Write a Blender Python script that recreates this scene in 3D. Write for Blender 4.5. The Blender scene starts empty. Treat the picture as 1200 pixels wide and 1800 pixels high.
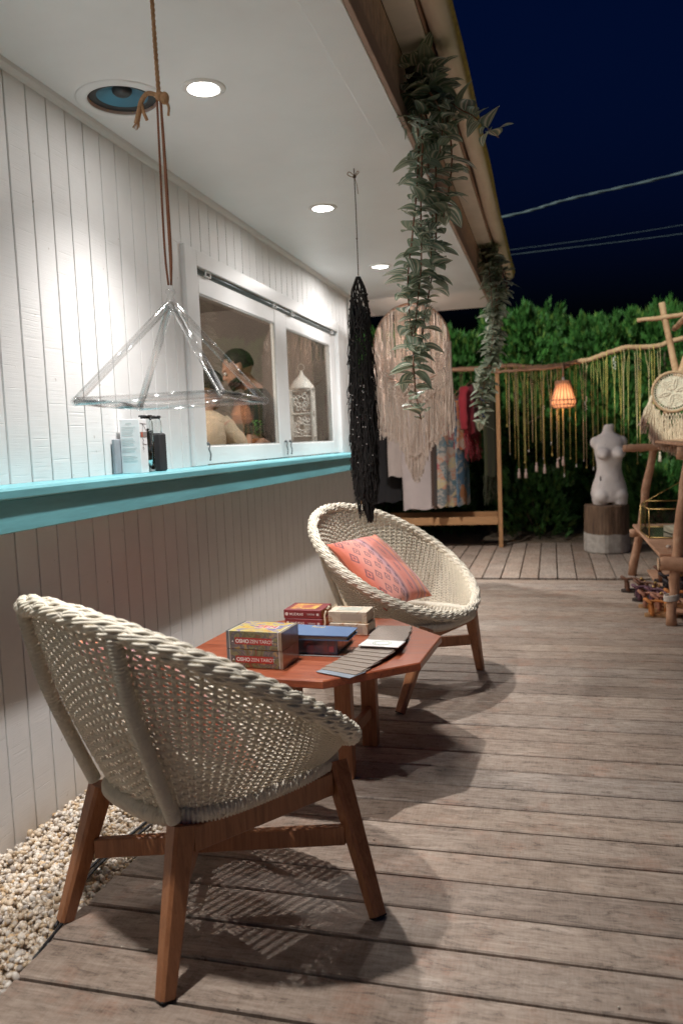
import bpy, bmesh, math, random
import numpy as np
from mathutils import Vector, Matrix, Euler

random.seed(7)
rng = np.random.default_rng(7)
R = math.radians
sc = bpy.context.scene
COL = sc.collection

# ------------------------------------------------------------------ camera
def make_camera():
    cd = bpy.data.cameras.new('camera')
    cam = bpy.data.objects.new('camera', cd)
    COL.objects.link(cam)
    p, y, r = -8.85896689e-02, 2.61416534e-01, 4.12436251e-02
    cy, sy = math.cos(y), math.sin(y)
    cp, sp = math.cos(p), math.sin(p)
    cr, sr = math.cos(r), math.sin(r)
    Rz = Matrix(((cy, -sy, 0), (sy, cy, 0), (0, 0, 1)))
    Rx = Matrix(((1, 0, 0), (0, cp, -sp), (0, sp, cp)))
    Ry = Matrix(((cr, 0, sr), (0, 1, 0), (-sr, 0, cr)))
    M = Rz @ Rx @ Ry                      # columns: right, forward, up
    right, fwd, up = M.col[0], M.col[1], M.col[2]
    B = Matrix((right, up, -fwd)).transposed().to_4x4()
    B.translation = (1.586, 0.0, 1.175)
    cam.matrix_world = B
    cd.sensor_fit = 'VERTICAL'
    cd.sensor_height = 36.0
    cd.sensor_width = 24.0
    cd.lens = 1389.534 / 1800 * 36.0
    cd.clip_start = 0.05
    cd.clip_end = 400
    cd.dof.use_dof = True
    cd.dof.focus_distance = 2.6
    cd.dof.aperture_fstop = 3.2
    sc.camera = cam
make_camera()

# ------------------------------------------------------------------ sky, light, exposure
w = bpy.data.worlds.new('World')
sc.world = w
w.use_nodes = True
nt = w.node_tree
bg = nt.nodes['Background']
sky = nt.nodes.new('ShaderNodeTexSky')
sky.sky_type = 'NISHITA'
sky.sun_disc = False
sky.sun_elevation = R(-3.0)
sky.sun_rotation = R(165)
sky.altitude = 0
sky.ozone_density = 4.0
sky.dust_density = 0.3
tint = nt.nodes.new('ShaderNodeMix'); tint.data_type = 'RGBA'; tint.blend_type = 'MULTIPLY'
tint.inputs[0].default_value = 1.0; tint.inputs[7].default_value = (.16, 1.0, 1.35, 1)   # deep navy night air
nt.links.new(sky.outputs[0], tint.inputs[6])
nt.links.new(tint.outputs[2], bg.inputs[0])
bg.inputs[1].default_value = 0.13

sd = bpy.data.lights.new('added_hedge_light', 'SUN')  # added sun lamp for the unseen source over the roof lighting the hedge
sd.energy = 1.7
sd.angle = R(1.0)
sd.color = (0.86, 1.0, 0.82)
so = bpy.data.objects.new('added_hedge_light', sd)
COL.objects.link(so)
so.rotation_euler = Vector((0.42, 0.80, -0.60)).to_track_quat('-Z', 'Y').to_euler()

sc.view_settings.view_transform = 'Standard'
sc.view_settings.look = 'None'
sc.view_settings.gamma = 1.0
sc.view_settings.use_curve_mapping = False
sc.view_settings.exposure = 1.08
sc.cycles.use_denoising = True
try:
    sc.cycles.denoiser = 'OPENIMAGEDENOISE'
    sc.cycles.denoising_prefilter = 'NONE'
except Exception:
    pass
sc.cycles.max_bounces = 10
sc.cycles.diffuse_bounces = 7
sc.cycles.glossy_bounces = 4
sc.cycles.transmission_bounces = 10
sc.cycles.transparent_max_bounces = 16
sc.cycles.caustics_refractive = False
sc.cycles.caustics_reflective = False
sc.cycles.sample_clamp_indirect = 6.0

# ------------------------------------------------------------------ object helpers
def link(o, parent=None):
    COL.objects.link(o)
    if parent is not None:
        o.parent = parent
    return o

def tag(o, label=None, cat=None, group=None, kind=None):
    if label: o['label'] = label
    if cat: o['category'] = cat
    if group: o['group'] = group
    if kind: o['kind'] = kind
    return o

def empty(name, loc=(0, 0, 0), rz=0.0, label=None, cat=None, group=None, kind=None):
    o = bpy.data.objects.new(name, None)
    o.empty_display_size = 0.05
    COL.objects.link(o)
    o.location = loc
    o.rotation_euler = (0, 0, rz)
    return tag(o, label, cat, group, kind)

def inst(src, name, parent, loc=None, matrix=None):
    o = bpy.data.objects.new(name, src)
    link(o, parent)
    if matrix is not None: o.matrix_local = matrix
    elif loc is not None: o.location = loc
    return o

def copy_tree(o, parent=None):
    c = o.copy()
    COL.objects.link(c)
    if parent is not None:
        c.parent = parent
        c.matrix_parent_inverse = o.matrix_parent_inverse
    for ch in list(o.children):
        copy_tree(ch, c)
    return c

ORD = 'first second third fourth fifth sixth seventh eighth ninth tenth eleventh twelfth thirteenth fourteenth fifteenth sixteenth seventeenth eighteenth nineteenth twentieth twenty-first twenty-second twenty-third twenty-fourth twenty-fifth twenty-sixth twenty-seventh twenty-eighth twenty-ninth thirtieth'.split()

class MB:
    """collects shapes, then links them as one mesh"""
    def __init__(s):
        s.V = []; s.F = []; s.n = 0; s.mi = []; s.UV = []
    def add(s, V, F, mi=0, uv=None):
        V = np.asarray(V, float).reshape(-1, 3)
        s.V.append(V)
        for f in F:
            s.F.append([int(i) + s.n for i in f]); s.mi.append(mi)
        s.UV.append(np.zeros((len(V), 2)) if uv is None else np.asarray(uv, float))
        s.n += len(V)
        return s
    def box(s, x0, x1, y0, y1, z0, z1, c=0.0, mi=0):
        return s.obox(((x0+x1)/2, (y0+y1)/2, (z0+z1)/2), ((x1-x0)/2, 0, 0), (0, (y1-y0)/2, 0), (0, 0, (z1-z0)/2), c, mi)
    def obox(s, ctr, a, b, d, c=0.0, mi=0):
        ctr = np.array(ctr, float); A = [np.array(k, float) for k in (a, b, d)]
        L = [np.linalg.norm(k) for k in A]
        U = [k / max(l, 1e-9) for k, l in zip(A, L)]
        if c <= 0:
            V = [ctr + i*A[0] + j*A[1] + k*A[2] for i in (-1, 1) for j in (-1, 1) for k in (-1, 1)]
            F = [(0, 1, 3, 2), (4, 6, 7, 5), (0, 4, 5, 1), (2, 3, 7, 6), (0, 2, 6, 4), (1, 5, 7, 3)]
            if np.dot(np.cross(A[0], A[1]), A[2]) < 0: F = [f[::-1] for f in F]
            return s.add(V, F, mi)
        c = min(c, *[l*0.95 for l in L])
        V = []; idx = {}
        for sx in (-1, 1):
            for sy_ in (-1, 1):
                for sz in (-1, 1):
                    for ax in range(3):
                        q = [sx*L[0], sy_*L[1], sz*L[2]]
                        for k in range(3):
                            if k != ax: q[k] -= math.copysign(c, q[k])
                        idx[(sx, sy_, sz, ax)] = len(V)
                        V.append(ctr + q[0]*U[0] + q[1]*U[1] + q[2]*U[2])
        F = []
        for ax in range(3):
            o1, o2 = (ax+1) % 3, (ax+2) % 3
            for sg in (-1, 1):
                f = []
                for (p, q) in ((-1, -1), (1, -1), (1, 1), (-1, 1)):
                    k = [0, 0, 0]; k[ax] = sg; k[o1] = p; k[o2] = q
                    f.append(idx[(k[0], k[1], k[2], ax)])
                F.append(f if sg > 0 else f[::-1])
        for ax in range(3):
            o1, o2 = (ax+1) % 3, (ax+2) % 3
            for p in (-1, 1):
                for q in (-1, 1):
                    def K(t, face):
                        k = [0, 0, 0]; k[ax] = t; k[o1] = p; k[o2] = q
                        return idx[(k[0], k[1], k[2], face)]
                    f = [K(-1, o1), K(1, o1), K(1, o2), K(-1, o2)]
                    F.append(f if p*q < 0 else f[::-1])
        for sx in (-1, 1):
            for sy_ in (-1, 1):
                for sz in (-1, 1):
                    f = [idx[(sx, sy_, sz, k)] for k in range(3)]
                    F.append(f if sx*sy_*sz > 0 else f[::-1])
        if np.dot(np.cross(A[0], A[1]), A[2]) < 0: F = [f[::-1] for f in F]
        return s.add(V, F, mi)
    def bar(s, p0, p1, w, d, up=(0, 0, 1), c=0.003, mi=0, w1=None, d1=None):
        """rectangular bar from p0 to p1, width w (sideways) and depth d (along up)"""
        p0 = Vector(p0); p1 = Vector(p1)
        ax = (p1 - p0); L = ax.length; ax.normalize()
        u = Vector(up); side = ax.cross(u).normalized(); u = side.cross(ax).normalized()
        if w1 is None:
            return s.obox((p0+p1)/2, ax*L/2, side*w/2, u*d/2, c, mi)
        V = []
        k = c
        for p, ww, dd in ((p0, w, d), (p1, w1, d1)):
            for (i, j) in ((-1, -1), (1, -1), (1, 1), (-1, 1)):
                a = p + side*(i*(ww/2-k)) + u*(j*dd/2)
                b = p + side*(i*ww/2) + u*(j*(dd/2-k))
                V += ([b, a] if i*j > 0 else [a, b]) if False else ([a, b] if i*j > 0 else [b, a])
        # order the 8 points of each ring by angle
        def ring(o):
            q = [(math.atan2((Vector(V[o+t])-(p0 if o == 0 else p1)).dot(u), (Vector(V[o+t])-(p0 if o == 0 else p1)).dot(side)), o+t) for t in range(8)]
            return [t for _, t in sorted(q)]
        a, b = ring(0), ring(8)
        F = [(a[i], a[(i+1) % 8], b[(i+1) % 8], b[i]) for i in range(8)]
        F += [a[::-1], b]
        F = [f[::-1] for f in F]
        return s.add(V, F, mi)
    def tube(s, path, r, n=8, cap=True, closed=False, mi=0, flat=None, ref=None):
        P = np.asarray(path, float); m = len(P)
        rr = np.full(m, r, float) if np.isscalar(r) else np.asarray(r, float)
        if closed: T = np.roll(P, -1, 0) - np.roll(P, 1, 0)
        else:
            T = np.empty_like(P); T[1:-1] = P[2:] - P[:-2]; T[0] = P[1]-P[0]; T[-1] = P[-1]-P[-2]
        T /= np.maximum(np.linalg.norm(T, axis=1, keepdims=True), 1e-9)
        if ref is not None:
            N = np.asarray(ref, float)
            if N.ndim == 1: N = np.tile(N, (m, 1))
            N = N - (N*T).sum(1, keepdims=True)*T
        else:
            N = np.empty_like(P)
            a = np.array([0, 0, 1.]) if abs(T[0][2]) < .9 else np.array([1., 0, 0])
            v = a - a.dot(T[0])*T[0]; N[0] = v
            for i in range(1, m):
                v = N[i-1] - N[i-1].dot(T[i])*T[i]; N[i] = v/max(np.linalg.norm(v), 1e-9)
        N /= np.maximum(np.linalg.norm(N, axis=1, keepdims=True), 1e-9)
        B = np.cross(T, N)
        ang = np.arange(n)*2*np.pi/n
        fl = 1.0 if flat is None else flat
        V = P[:, None] + rr[:, None, None]*(np.cos(ang)[None, :, None]*N[:, None]*fl + np.sin(ang)[None, :, None]*B[:, None])
        F = []
        mm = m if closed else m-1
        for i in range(mm):
            j = (i+1) % m
            for k in range(n):
                l = (k+1) % n
                F.append((i*n+k, i*n+l, j*n+l, j*n+k))
        if cap and not closed:
            F.append(tuple(range(n))[::-1]); F.append(tuple((m-1)*n + k for k in range(n)))
        U = np.stack([np.repeat(np.linspace(0, 1, m), n), np.tile(np.arange(n)/n, m)], 1)
        return s.add(V.reshape(-1, 3), F, mi, U)
    def lathe(s, prof, n=24, ctr=(0, 0, 0), mi=0, sx=1.0, sy=1.0, jit=None, cap=True):
        ctr = np.array(ctr, float)
        ang = np.arange(n)*2*np.pi/n
        V = []
        for (r, z) in prof:
            q = r if jit is None else r*jit
            V.append(np.stack([q*np.cos(ang)*sx, q*np.sin(ang)*sy, np.full(n, z)], 1))
        V = np.concatenate(V) + ctr
        F = []
        m = len(prof)
        for i in range(m-1):
            for k in range(n):
                l = (k+1) % n
                F.append((i*n+k, i*n+l, (i+1)*n+l, (i+1)*n+k))
        if cap and prof[0][0] > 1e-6: F.append(tuple(range(n))[::-1])
        if cap and prof[-1][0] > 1e-6: F.append(tuple((m-1)*n+k for k in range(n)))
        return s.add(V, F, mi)
    def ring(s, prof, n=32, ctr=(0, 0, 0), mi=0):
        """closed profile of (r, z) swept round the axis"""
        ctr = np.array(ctr, float); ang = np.arange(n)*2*np.pi/n; m = len(prof)
        V = np.concatenate([np.stack([r*np.cos(ang), r*np.sin(ang), np.full(n, z)], 1) for r, z in prof]) + ctr
        F = []
        for i in range(m):
            j = (i+1) % m
            for k in range(n):
                l = (k+1) % n
                F.append((i*n+k, i*n+l, j*n+l, j*n+k))
        return s.add(V, F, mi)
    def ball(s, ctr, rad, n=8, m=6, mi=0):
        rad = (rad,)*3 if np.isscalar(rad) else rad
        V = []; 
        for i in range(m+1):
            th = math.pi*i/m
            for k in range(n):
                a = 2*math.pi*k/n
                V.append((ctr[0]+rad[0]*math.sin(th)*math.cos(a), ctr[1]+rad[1]*math.sin(th)*math.sin(a), ctr[2]+rad[2]*math.cos(th)))
        F = [(i*n+k, (i+1)*n+k, (i+1)*n+(k+1) % n, i*n+(k+1) % n) for i in range(m) for k in range(n)]
        return s.add(V, F, mi)
    def prism(s, pts, h0, h1, axis=2, mi=0):
        """2-D outline (counter-clockwise) pulled along an axis"""
        n = len(pts); V = []
        for h in (h0, h1):
            for (a, b) in pts:
                q = [a, b]; q.insert(axis, h); V.append(q)
        F = [(i, (i+1) % n, n+(i+1) % n, n+i) for i in range(n)] + [tuple(range(n))[::-1], tuple(range(n, 2*n))]
        if axis == 1: F = [f[::-1] for f in F]
        return s.add(V, F, mi)
    def mesh(s, name, mats, smooth=False, uv=False):
        V = np.concatenate(s.V) if s.V else np.zeros((0, 3))
        me = bpy.data.meshes.new(name)
        lens = np.array([len(f) for f in s.F], dtype=np.int32)
        loops = np.fromiter((i for f in s.F for i in f), dtype=np.int32, count=int(lens.sum()))
        me.vertices.add(len(V)); me.vertices.foreach_set('co', V.astype(np.float32).ravel())
        me.loops.add(len(loops)); me.loops.foreach_set('vertex_index', loops)
        me.polygons.add(len(lens))
        me.polygons.foreach_set('loop_start', np.concatenate([[0], np.cumsum(lens)[:-1]]).astype(np.int32))
        me.polygons.foreach_set('loop_total', lens)
        if not isinstance(mats, (list, tuple)): mats = [mats]
        for m in mats: me.materials.append(m)
        if len(mats) > 1: me.polygons.foreach_set('material_index', np.array(s.mi, dtype=np.int32))
        me.update(calc_edges=True)
        if uv:
            U = np.concatenate(s.UV)
            L = me.uv_layers.new(name='UVMap')
            L.data.foreach_set('uv', U[loops].astype(np.float32).ravel())
        me.polygons.foreach_set('use_smooth', np.full(len(lens), bool(smooth)))
        me.validate()
        return me
    def build(s, name, mats, parent=None, smooth=False, uv=False, loc=None, rz=None):
        o = bpy.data.objects.new(name, s.mesh(name, mats, smooth, uv))
        link(o, parent)
        if loc is not None: o.location = loc
        if rz is not None: o.rotation_euler = (0, 0, rz)
        return o

def quads_mesh(name, V, quads, mat, smooth=True, uv=None):
    """fast mesh from numpy arrays: V (n,3), quads (m,k)"""
    me = bpy.data.meshes.new(name)
    k = quads.shape[1]
    me.vertices.add(len(V)); me.vertices.foreach_set('co', np.asarray(V, np.float32).ravel())
    me.loops.add(quads.size); me.loops.foreach_set('vertex_index', quads.astype(np.int32).ravel())
    me.polygons.add(len(quads))
    me.polygons.foreach_set('loop_start', np.arange(0, quads.size, k, dtype=np.int32))
    me.polygons.foreach_set('loop_total', np.full(len(quads), k, dtype=np.int32))
    me.materials.append(mat)
    me.update(calc_edges=True)
    if uv is not None:
        L = me.uv_layers.new(name='UVMap')
        L.data.foreach_set('uv', uv[quads.ravel()].astype(np.float32).ravel())
    me.polygons.foreach_set('use_smooth', np.full(len(quads), bool(smooth)))
    return me

def strands(P, N, B, rn, rb, k=4, closed=True):
    """P,N,B: (s,m,3) arrays of many strands; elliptic section rn along N, rb along B -> V, quads"""
    s, m, _ = P.shape
    ang = np.arange(k)*2*np.pi/k
    rn = np.broadcast_to(np.asarray(rn, float), (s, m)); rb = np.broadcast_to(np.asarray(rb, float), (s, m))
    V = P[:, :, None] + (rn[..., None]*np.cos(ang))[..., None]*N[:, :, None] + (rb[..., None]*np.sin(ang))[..., None]*B[:, :, None]
    mm = m if closed else m-1
    i = np.arange(mm); j = (i+1) % m
    kk = np.arange(k); l = (kk+1) % k
    q = np.stack([i[:, None]*k+kk, i[:, None]*k+l, j[:, None]*k+l, j[:, None]*k+kk], -1).reshape(-1, 4)
    Q = (q[None] + (np.arange(s)*m*k)[:, None, None]).reshape(-1, 4)
    return V.reshape(-1, 3), Q

def smoothpath(pts, n):
    """Catmull-Rom through pts"""
    P = np.asarray(pts, float)
    P = np.concatenate([[2*P[0]-P[1]], P, [2*P[-1]-P[-2]]])
    out = []
    segs = len(P)-3
    for t in np.linspace(0, segs-1e-6, n):
        i = int(t); u = t-i
        a, b, c, d = P[i:i+4]
        out.append(0.5*((2*b)+(-a+c)*u+(2*a-5*b+4*c-d)*u*u+(-a+3*b-3*c+d)*u**3))
    return np.array(out)

def text_mesh(name, body, size, mat, parent, matrix, extrude=0.0004, bold=0.0, spacing=1.0):
    cu = bpy.data.curves.new(name, 'FONT')
    cu.body = body; cu.size = size; cu.extrude = extrude; cu.offset = bold
    cu.space_character = spacing
    cu.align_x = 'LEFT'
    tmp = bpy.data.objects.new(name + '_tmp', cu)
    COL.objects.link(tmp)
    dg = bpy.context.evaluated_depsgraph_get()
    me = bpy.data.meshes.new_from_object(tmp.evaluated_get(dg))
    bpy.data.objects.remove(tmp)
    me.materials.clear(); me.materials.append(mat)
    o = bpy.data.objects.new(name, me)
    link(o, parent)
    o.matrix_local = matrix
    return o

# ------------------------------------------------------------------ materials
class NT:
    def __init__(s, name):
        s.m = bpy.data.materials.new(name); s.m.use_nodes = True
        s.t = s.m.node_tree; s.b = s.t.nodes['Principled BSDF']; s.out = s.t.nodes['Material Output']
    def n(s, typ, **k):
        nd = s.t.nodes.new(typ)
        for a, v in k.items():
            if a.startswith('i_'):
                key = a[2:]
                key = int(key) if key.isdigit() else key.replace('_', ' ')
                nd.inputs[key].default_value = v
            else: setattr(nd, a, v)
        return nd
    def l(s, a, b): s.t.links.new(a, b)
    def coords(s, kind='Object', scale=(1, 1, 1), rot=(0, 0, 0), rand=True):
        tc = s.n('ShaderNodeTexCoord')
        mp = s.n('ShaderNodeMapping'); mp.inputs['Scale'].default_value = scale; mp.inputs['Rotation'].default_value = rot
        if rand:
            oi = s.n('ShaderNodeObjectInfo')
            ml = s.n('ShaderNodeMath', operation='MULTIPLY'); ml.inputs[1].default_value = 57.3
            s.l(oi.outputs['Random'], ml.inputs[0])
            va = s.n('ShaderNodeVectorMath', operation='ADD')
            s.l(tc.outputs[kind], va.inputs[0]); s.l(ml.outputs[0], va.inputs[1])
            s.l(va.outputs[0], mp.inputs['Vector'])
        else: s.l(tc.outputs[kind], mp.inputs['Vector'])
        return mp.outputs[0]
    def noise(s, vec, scale=5, detail=5, rough=.6, dist=0.0):
        nd = s.n('ShaderNodeTexNoise'); nd.inputs['Scale'].default_value = scale
        nd.inputs['Detail'].default_value = detail; nd.inputs['Roughness'].default_value = rough
        nd.inputs['Distortion'].default_value = dist
        if vec is not None: s.l(vec, nd.inputs['Vector'])
        return nd.outputs['Fac']
    def ramp(s, fac, stops, interp='LINEAR'):
        nd = s.n('ShaderNodeValToRGB'); cr = nd.color_ramp; cr.interpolation = interp
        while len(cr.elements) < len(stops): cr.elements.new(0.5)
        for e, (p, c) in zip(cr.elements, stops):
            e.position = p
            e.color = (c, c, c, 1) if np.isscalar(c) else (*c, 1)
        s.l(fac, nd.inputs[0])
        return nd.outputs[0]
    def mix(s, fac, a, b, mode='MIX'):
        nd = s.n('ShaderNodeMix', data_type='RGBA', blend_type=mode)
        for sock, v in ((nd.inputs[0], fac), (nd.inputs[6], a), (nd.inputs[7], b)):
            if hasattr(v, 'default_value') or hasattr(v, 'is_output'): s.l(v, sock)
            elif np.isscalar(v): sock.default_value = v
            else: sock.default_value = (*v, 1)
        return nd.outputs[2]
    def math(s, op, a, b=0.0, c=None):
        nd = s.n('ShaderNodeMath', operation=op)
        for i, v in enumerate((a, b) if c is None else (a, b, c)):
            if hasattr(v, 'is_output'): s.l(v, nd.inputs[i])
            else: nd.inputs[i].default_value = v
        return nd.outputs[0]
    def bump(s, h, strength=.3, dist=.002, prev=None):
        nd = s.n('ShaderNodeBump'); nd.inputs['Strength'].default_value = strength; nd.inputs['Distance'].default_value = dist
        s.l(h, nd.inputs['Height'])
        if prev is not None: s.l(prev, nd.inputs['Normal'])
        return nd.outputs[0]
    def rand(s):
        return s.n('ShaderNodeObjectInfo').outputs['Random']
    def done(s, col=None, rough=None, normal=None, **k):
        for key, v in (('Base Color', col), ('Roughness', rough), ('Normal', normal)):
            if v is None: continue
            if hasattr(v, 'is_output'): s.l(v, s.b.inputs[key])
            else: s.b.inputs[key].default_value = v if np.isscalar(v) else (*v, 1)
        for a, v in k.items():
            key = a.replace('_', ' ')
            s.b.inputs[key].default_value = v if np.isscalar(v) else (*v, 1)
        return s.m

def plain(name, col, rough=.55, var=.18, scale=14, stretch=(1, 1, 1), bump=.12, bscale=90, dist=.001, rand=.0, **k):
    t = NT(name); v = t.coords('Object', stretch)
    n = t.noise(v, scale, 6, .65)
    lo = tuple(c*(1-var) for c in col); hi = tuple(min(1, c*(1+var)) for c in col)
    c = t.ramp(n, [(.25, lo), (.75, hi)])
    if rand > 0:
        r = t.ramp(t.rand(), [(0, 1-rand), (1, 1.0)])
        c = t.mix(1.0, c, r, 'MULTIPLY')
    nb = t.noise(v, bscale, 4, .6)
    return t.done(c, t.ramp(n, [(.2, max(0, rough-.07)), (.8, min(1, rough+.07))]), t.bump(nb, bump, dist), **k)

def m_white_siding():
    t = NT('white_painted_siding')
    v = t.coords('Object', (1, 1, 1))
    vs = t.coords('Object', (10, 3.0, 130), (R(7), 0, 0))
    scr = t.noise(vs, 1.6, 5, .62)
    v2 = t.coords('Object', (10, 1.2, 60), (R(9), 0, 0))
    gouge = t.ramp(t.noise(v2, 2.2, 3, .6), [(.60, 0.0), (.70, 1.0)])
    blot = t.noise(v, 3.5, 5, .6)
    c = t.ramp(blot, [(.3, (.72, .715, .71)), (.7, (.795, .79, .785))])
    spot = t.ramp(t.noise(v, 38, 2, .5), [(.74, 0.0), (.78, 1.0)])
    c = t.mix(t.math('MULTIPLY', spot, .45), c, (.34, .28, .23))
    # splash dirt low on the boards, near the pebbles
    sp = t.n('ShaderNodeSeparateXYZ'); tc = t.n('ShaderNodeTexCoord'); t.l(tc.outputs['Object'], sp.inputs[0])
    low = t.ramp(sp.outputs[2], [(0.0, 1.0), (.10, .25), (.22, 0.0)])
    c = t.mix(t.math('MULTIPLY', low, t.ramp(blot, [(.3, .15), (.7, .75)])), c, (.45, .36, .27))
    h = t.math('ADD', t.math('MULTIPLY', scr, .7), t.math('MULTIPLY', gouge, -.5))
    return t.done(c, .5, t.bump(h, .55, .0022))

def m_deck(name='deck_board_wood', along='x'):
    t = NT(name)
    st = (0.55, 9, 9) if along == 'x' else (9, .55, 9)
    v = t.coords('Object', (1, 1, 1)); vg = t.coords('Object', st)
    g = t.noise(vg, 9, 8, .68, .4)
    fine = t.noise(t.coords('Object', (2.5, 70, 1) if along == 'x' else (70, 2.5, 1)), 4, 4, .6)
    cross = t.noise(t.coords('Object', (55, 6, 1) if along == 'x' else (6, 55, 1)), 4, 3, .55)
    patch = t.noise(v, 3.2, 5, .62)
    base = t.ramp(g, [(.28, (.255, .192, .152)), (.5, (.415, .332, .275)), (.74, (.56, .468, .402))])
    base = t.mix(t.ramp(patch, [(.38, .0), (.62, .75)]), base, (.285, .212, .166))
    red = t.ramp(t.noise(v, 6.5, 6, .7), [(.53, 0.0), (.66, .80)])
    red = t.math('MULTIPLY', red, t.ramp(fine, [(.40, 0.15), (.62, 1.0)]))
    base = t.mix(red, base, (.37, .195, .13))
    dark = t.ramp(t.noise(v, 11, 6, .75), [(.60, 0.0), (.72, .85)])
    base = t.mix(t.math('MULTIPLY', dark, t.ramp(cross, [(.4, .2), (.6, 1.0)])), base, (.105, .076, .056))
    mot = t.noise(t.coords('Object', (5, 16, 1) if along == 'x' else (16, 5, 1)), 3.2, 8, .78, .6)
    base = t.mix(1.0, base, t.ramp(mot, [(.34, (.34, .31, .29)), (.45, (.84, .82, .80)), (.55, (1.08, 1.07, 1.06)), (.68, (1.22, 1.21, 1.20))]), 'MULTIPLY')
    pale = t.ramp(cross, [(.35, .0), (.75, .35)])
    base = t.mix(t.math('MULTIPLY', pale, t.ramp(fine, [(.3, .2), (.7, 1.0)])), base, (.64, .56, .49))
    base = t.mix(1.0, base, t.ramp(t.rand(), [(0, (.76, .75, .74)), (.35, (.98, .96, .93)), (.7, (.90, .93, .95)), (1, (1.14, 1.12, 1.08))]), 'MULTIPLY')
    h = t.math('ADD', t.math('MULTIPLY', fine, .6), t.math('ADD', t.math('MULTIPLY', g, .5), t.math('MULTIPLY', cross, .25)))
    return t.done(base, t.ramp(patch, [(.3, .50), (.7, .72)]), t.bump(h, .45, .0016))

def m_teak(name, dark=(.18, .068, .029), mid=(.36, .148, .063), lite=(.50, .23, .105), rough=.42, st=(14, 14, 1.2), coat=0.1):
    t = NT(name); vg = t.coords('Object', st); v = t.coords('Object', (1, 1, 1))
    g = t.noise(vg, 6, 7, .62, .8)
    c = t.ramp(g, [(.28, dark), (.5, mid), (.76, lite)])
    c = t.mix(t.ramp(t.noise(v, 4, 4, .6), [(.35, 0), (.7, .5)]), c, mid)
    fine = t.noise(t.coords('Object', tuple(a*5 if a > 5 else a for a in st)), 8, 3, .5)
    c = t.mix(t.ramp(fine, [(.58, 0.0), (.7, .45)]), c, dark)
    return t.done(c, t.ramp(g, [(.3, rough-.06), (.7, rough+.1)]), t.bump(fine, .18, .0008), Coat_Weight=coat, Coat_Roughness=.25)

def m_glass_sheet(name, tint=(1, 1, 1), r0=.04, rough=.01):
    t = NT(name)
    tr = t.n('ShaderNodeBsdfTransparent'); tr.inputs[0].default_value = (*tint, 1)
    gl = t.n('ShaderNodeBsdfGlossy'); gl.inputs['Roughness'].default_value = rough
    lw = t.n('ShaderNodeLayerWeight'); lw.inputs[0].default_value = .5
    fr = t.n('ShaderNodeMath', operation='MULTIPLY_ADD'); fr.inputs[1].default_value = 1-r0; fr.inputs[2].default_value = r0
    t.l(t.math('POWER', lw.outputs['Facing'], 5.0), fr.inputs[0])
    mx = t.n('ShaderNodeMixShader')
    t.l(fr.outputs[0], mx.inputs[0]); t.l(tr.outputs[0], mx.inputs[1]); t.l(gl.outputs[0], mx.inputs[2])
    t.l(mx.outputs[0], t.out.inputs[0])
    return t.m

def m_emit(name, col, strength):
    t = NT(name)
    return t.done(col, .5, None, Emission_Color=col, Emission_Strength=strength)

WHITE = m_white_siding()
TRIM = plain('white_gloss_trim_paint', (.74, .735, .73), .38, .05, 6, bump=.06, bscale=40)
CEIL = plain('ceiling_paint', (.84, .85, .86), .42, .04, 3, bump=.05, bscale=25)
TEAL = plain('teal_shelf_paint', (.150, .42, .47), .42, .22, 9, stretch=(1, .30, 2.5), bump=.35, bscale=55, dist=.0016)
BROWN = plain('brown_fascia_paint', (.38, .25, .19), .55, .18, 10, bump=.1)
BROWNB = plain('brown_upper_siding', (.50, .34, .26), .6, .35, 30, bump=.2)
GROOVE = plain('pale_groove_primer', (.62, .42, .30), .7, .15, 20)
EAVE = plain('eave_panel_paint', (.88, .83, .78), .5, .12, 5, bump=.08)
DECK = m_deck('deck_board_wood', 'x')
DECKY = m_deck('far_deck_board_wood', 'y')
TEAK = m_teak('teak_leg_wood')
TABLEW = m_teak('table_top_wood', (.13, .032, .015), (.33, .080, .034), (.48, .15, .06), .34, (1.0, 11, 9), .30)
RATTAN = plain('cream_rattan', (.74, .68, .565), .48, .12, 60, bump=.2, bscale=300, dist=.0006)
BLACKR = plain('black_rubber', (.02, .02, .02), .7)
BRASS = plain('aged_brass', (.55, .37, .14), .35, .2, 30, Metallic=.9)
DARKMETAL = plain('dark_track_metal', (.16, .19, .19), .4, .2, 30, Metallic=.6)
PANE = m_glass_sheet('window_glass', (.95, .96, .95))
# ------------------------------------------------------------------ ground, deck, pebbles
def build_ground():
    t = NT('garden_soil')
    v = t.coords('Object')
    n = t.noise(v, 9, 8, .7); n2 = t.noise(v, 60, 4, .6)
    c = t.ramp(n, [(.3, (.10, .075, .05)), (.6, (.22, .165, .11)), (.8, (.32, .25, .17))])
    c = t.mix(t.ramp(n2, [(.45, 0), (.62, .6)]), c, (.42, .34, .24))
    m = t.done(c, .95, t.bump(n2, .8, .02))
    # one sheet to the horizon, finer and slightly heaped where the gravel bed shows behind the deck
    V, Fc = [], []
    b = MB()
    b.box(-70, 70, -70, 70, -.30, -.12)
    tag(b.build('ground', m), kind='structure')
    nx, ny = 90, 40
    X, Y = np.meshgrid(np.linspace(-2.5, 6.5, nx), np.linspace(8.72, 12.5, ny), indexing='ij')
    Z = -.03 + .05*np.sin(X*1.3)*np.sin(Y*.9+1) + .09*np.clip((Y-8.9)/1.0, 0, 1) + rng.normal(0, .010, X.shape)
    Vv = np.stack([X, Y, Z], -1).reshape(-1, 3)
    i, j = np.meshgrid(np.arange(nx-1), np.arange(ny-1), indexing='ij')
    a = (i*ny+j).ravel()
    Q = np.stack([a, a+ny, a+ny+1, a+1], 1)
    o = bpy.data.objects.new('gravel_bed', quads_mesh('gravel_bed', Vv, Q, m)); link(o)
    tag(o, kind='structure')
build_ground()

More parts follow.
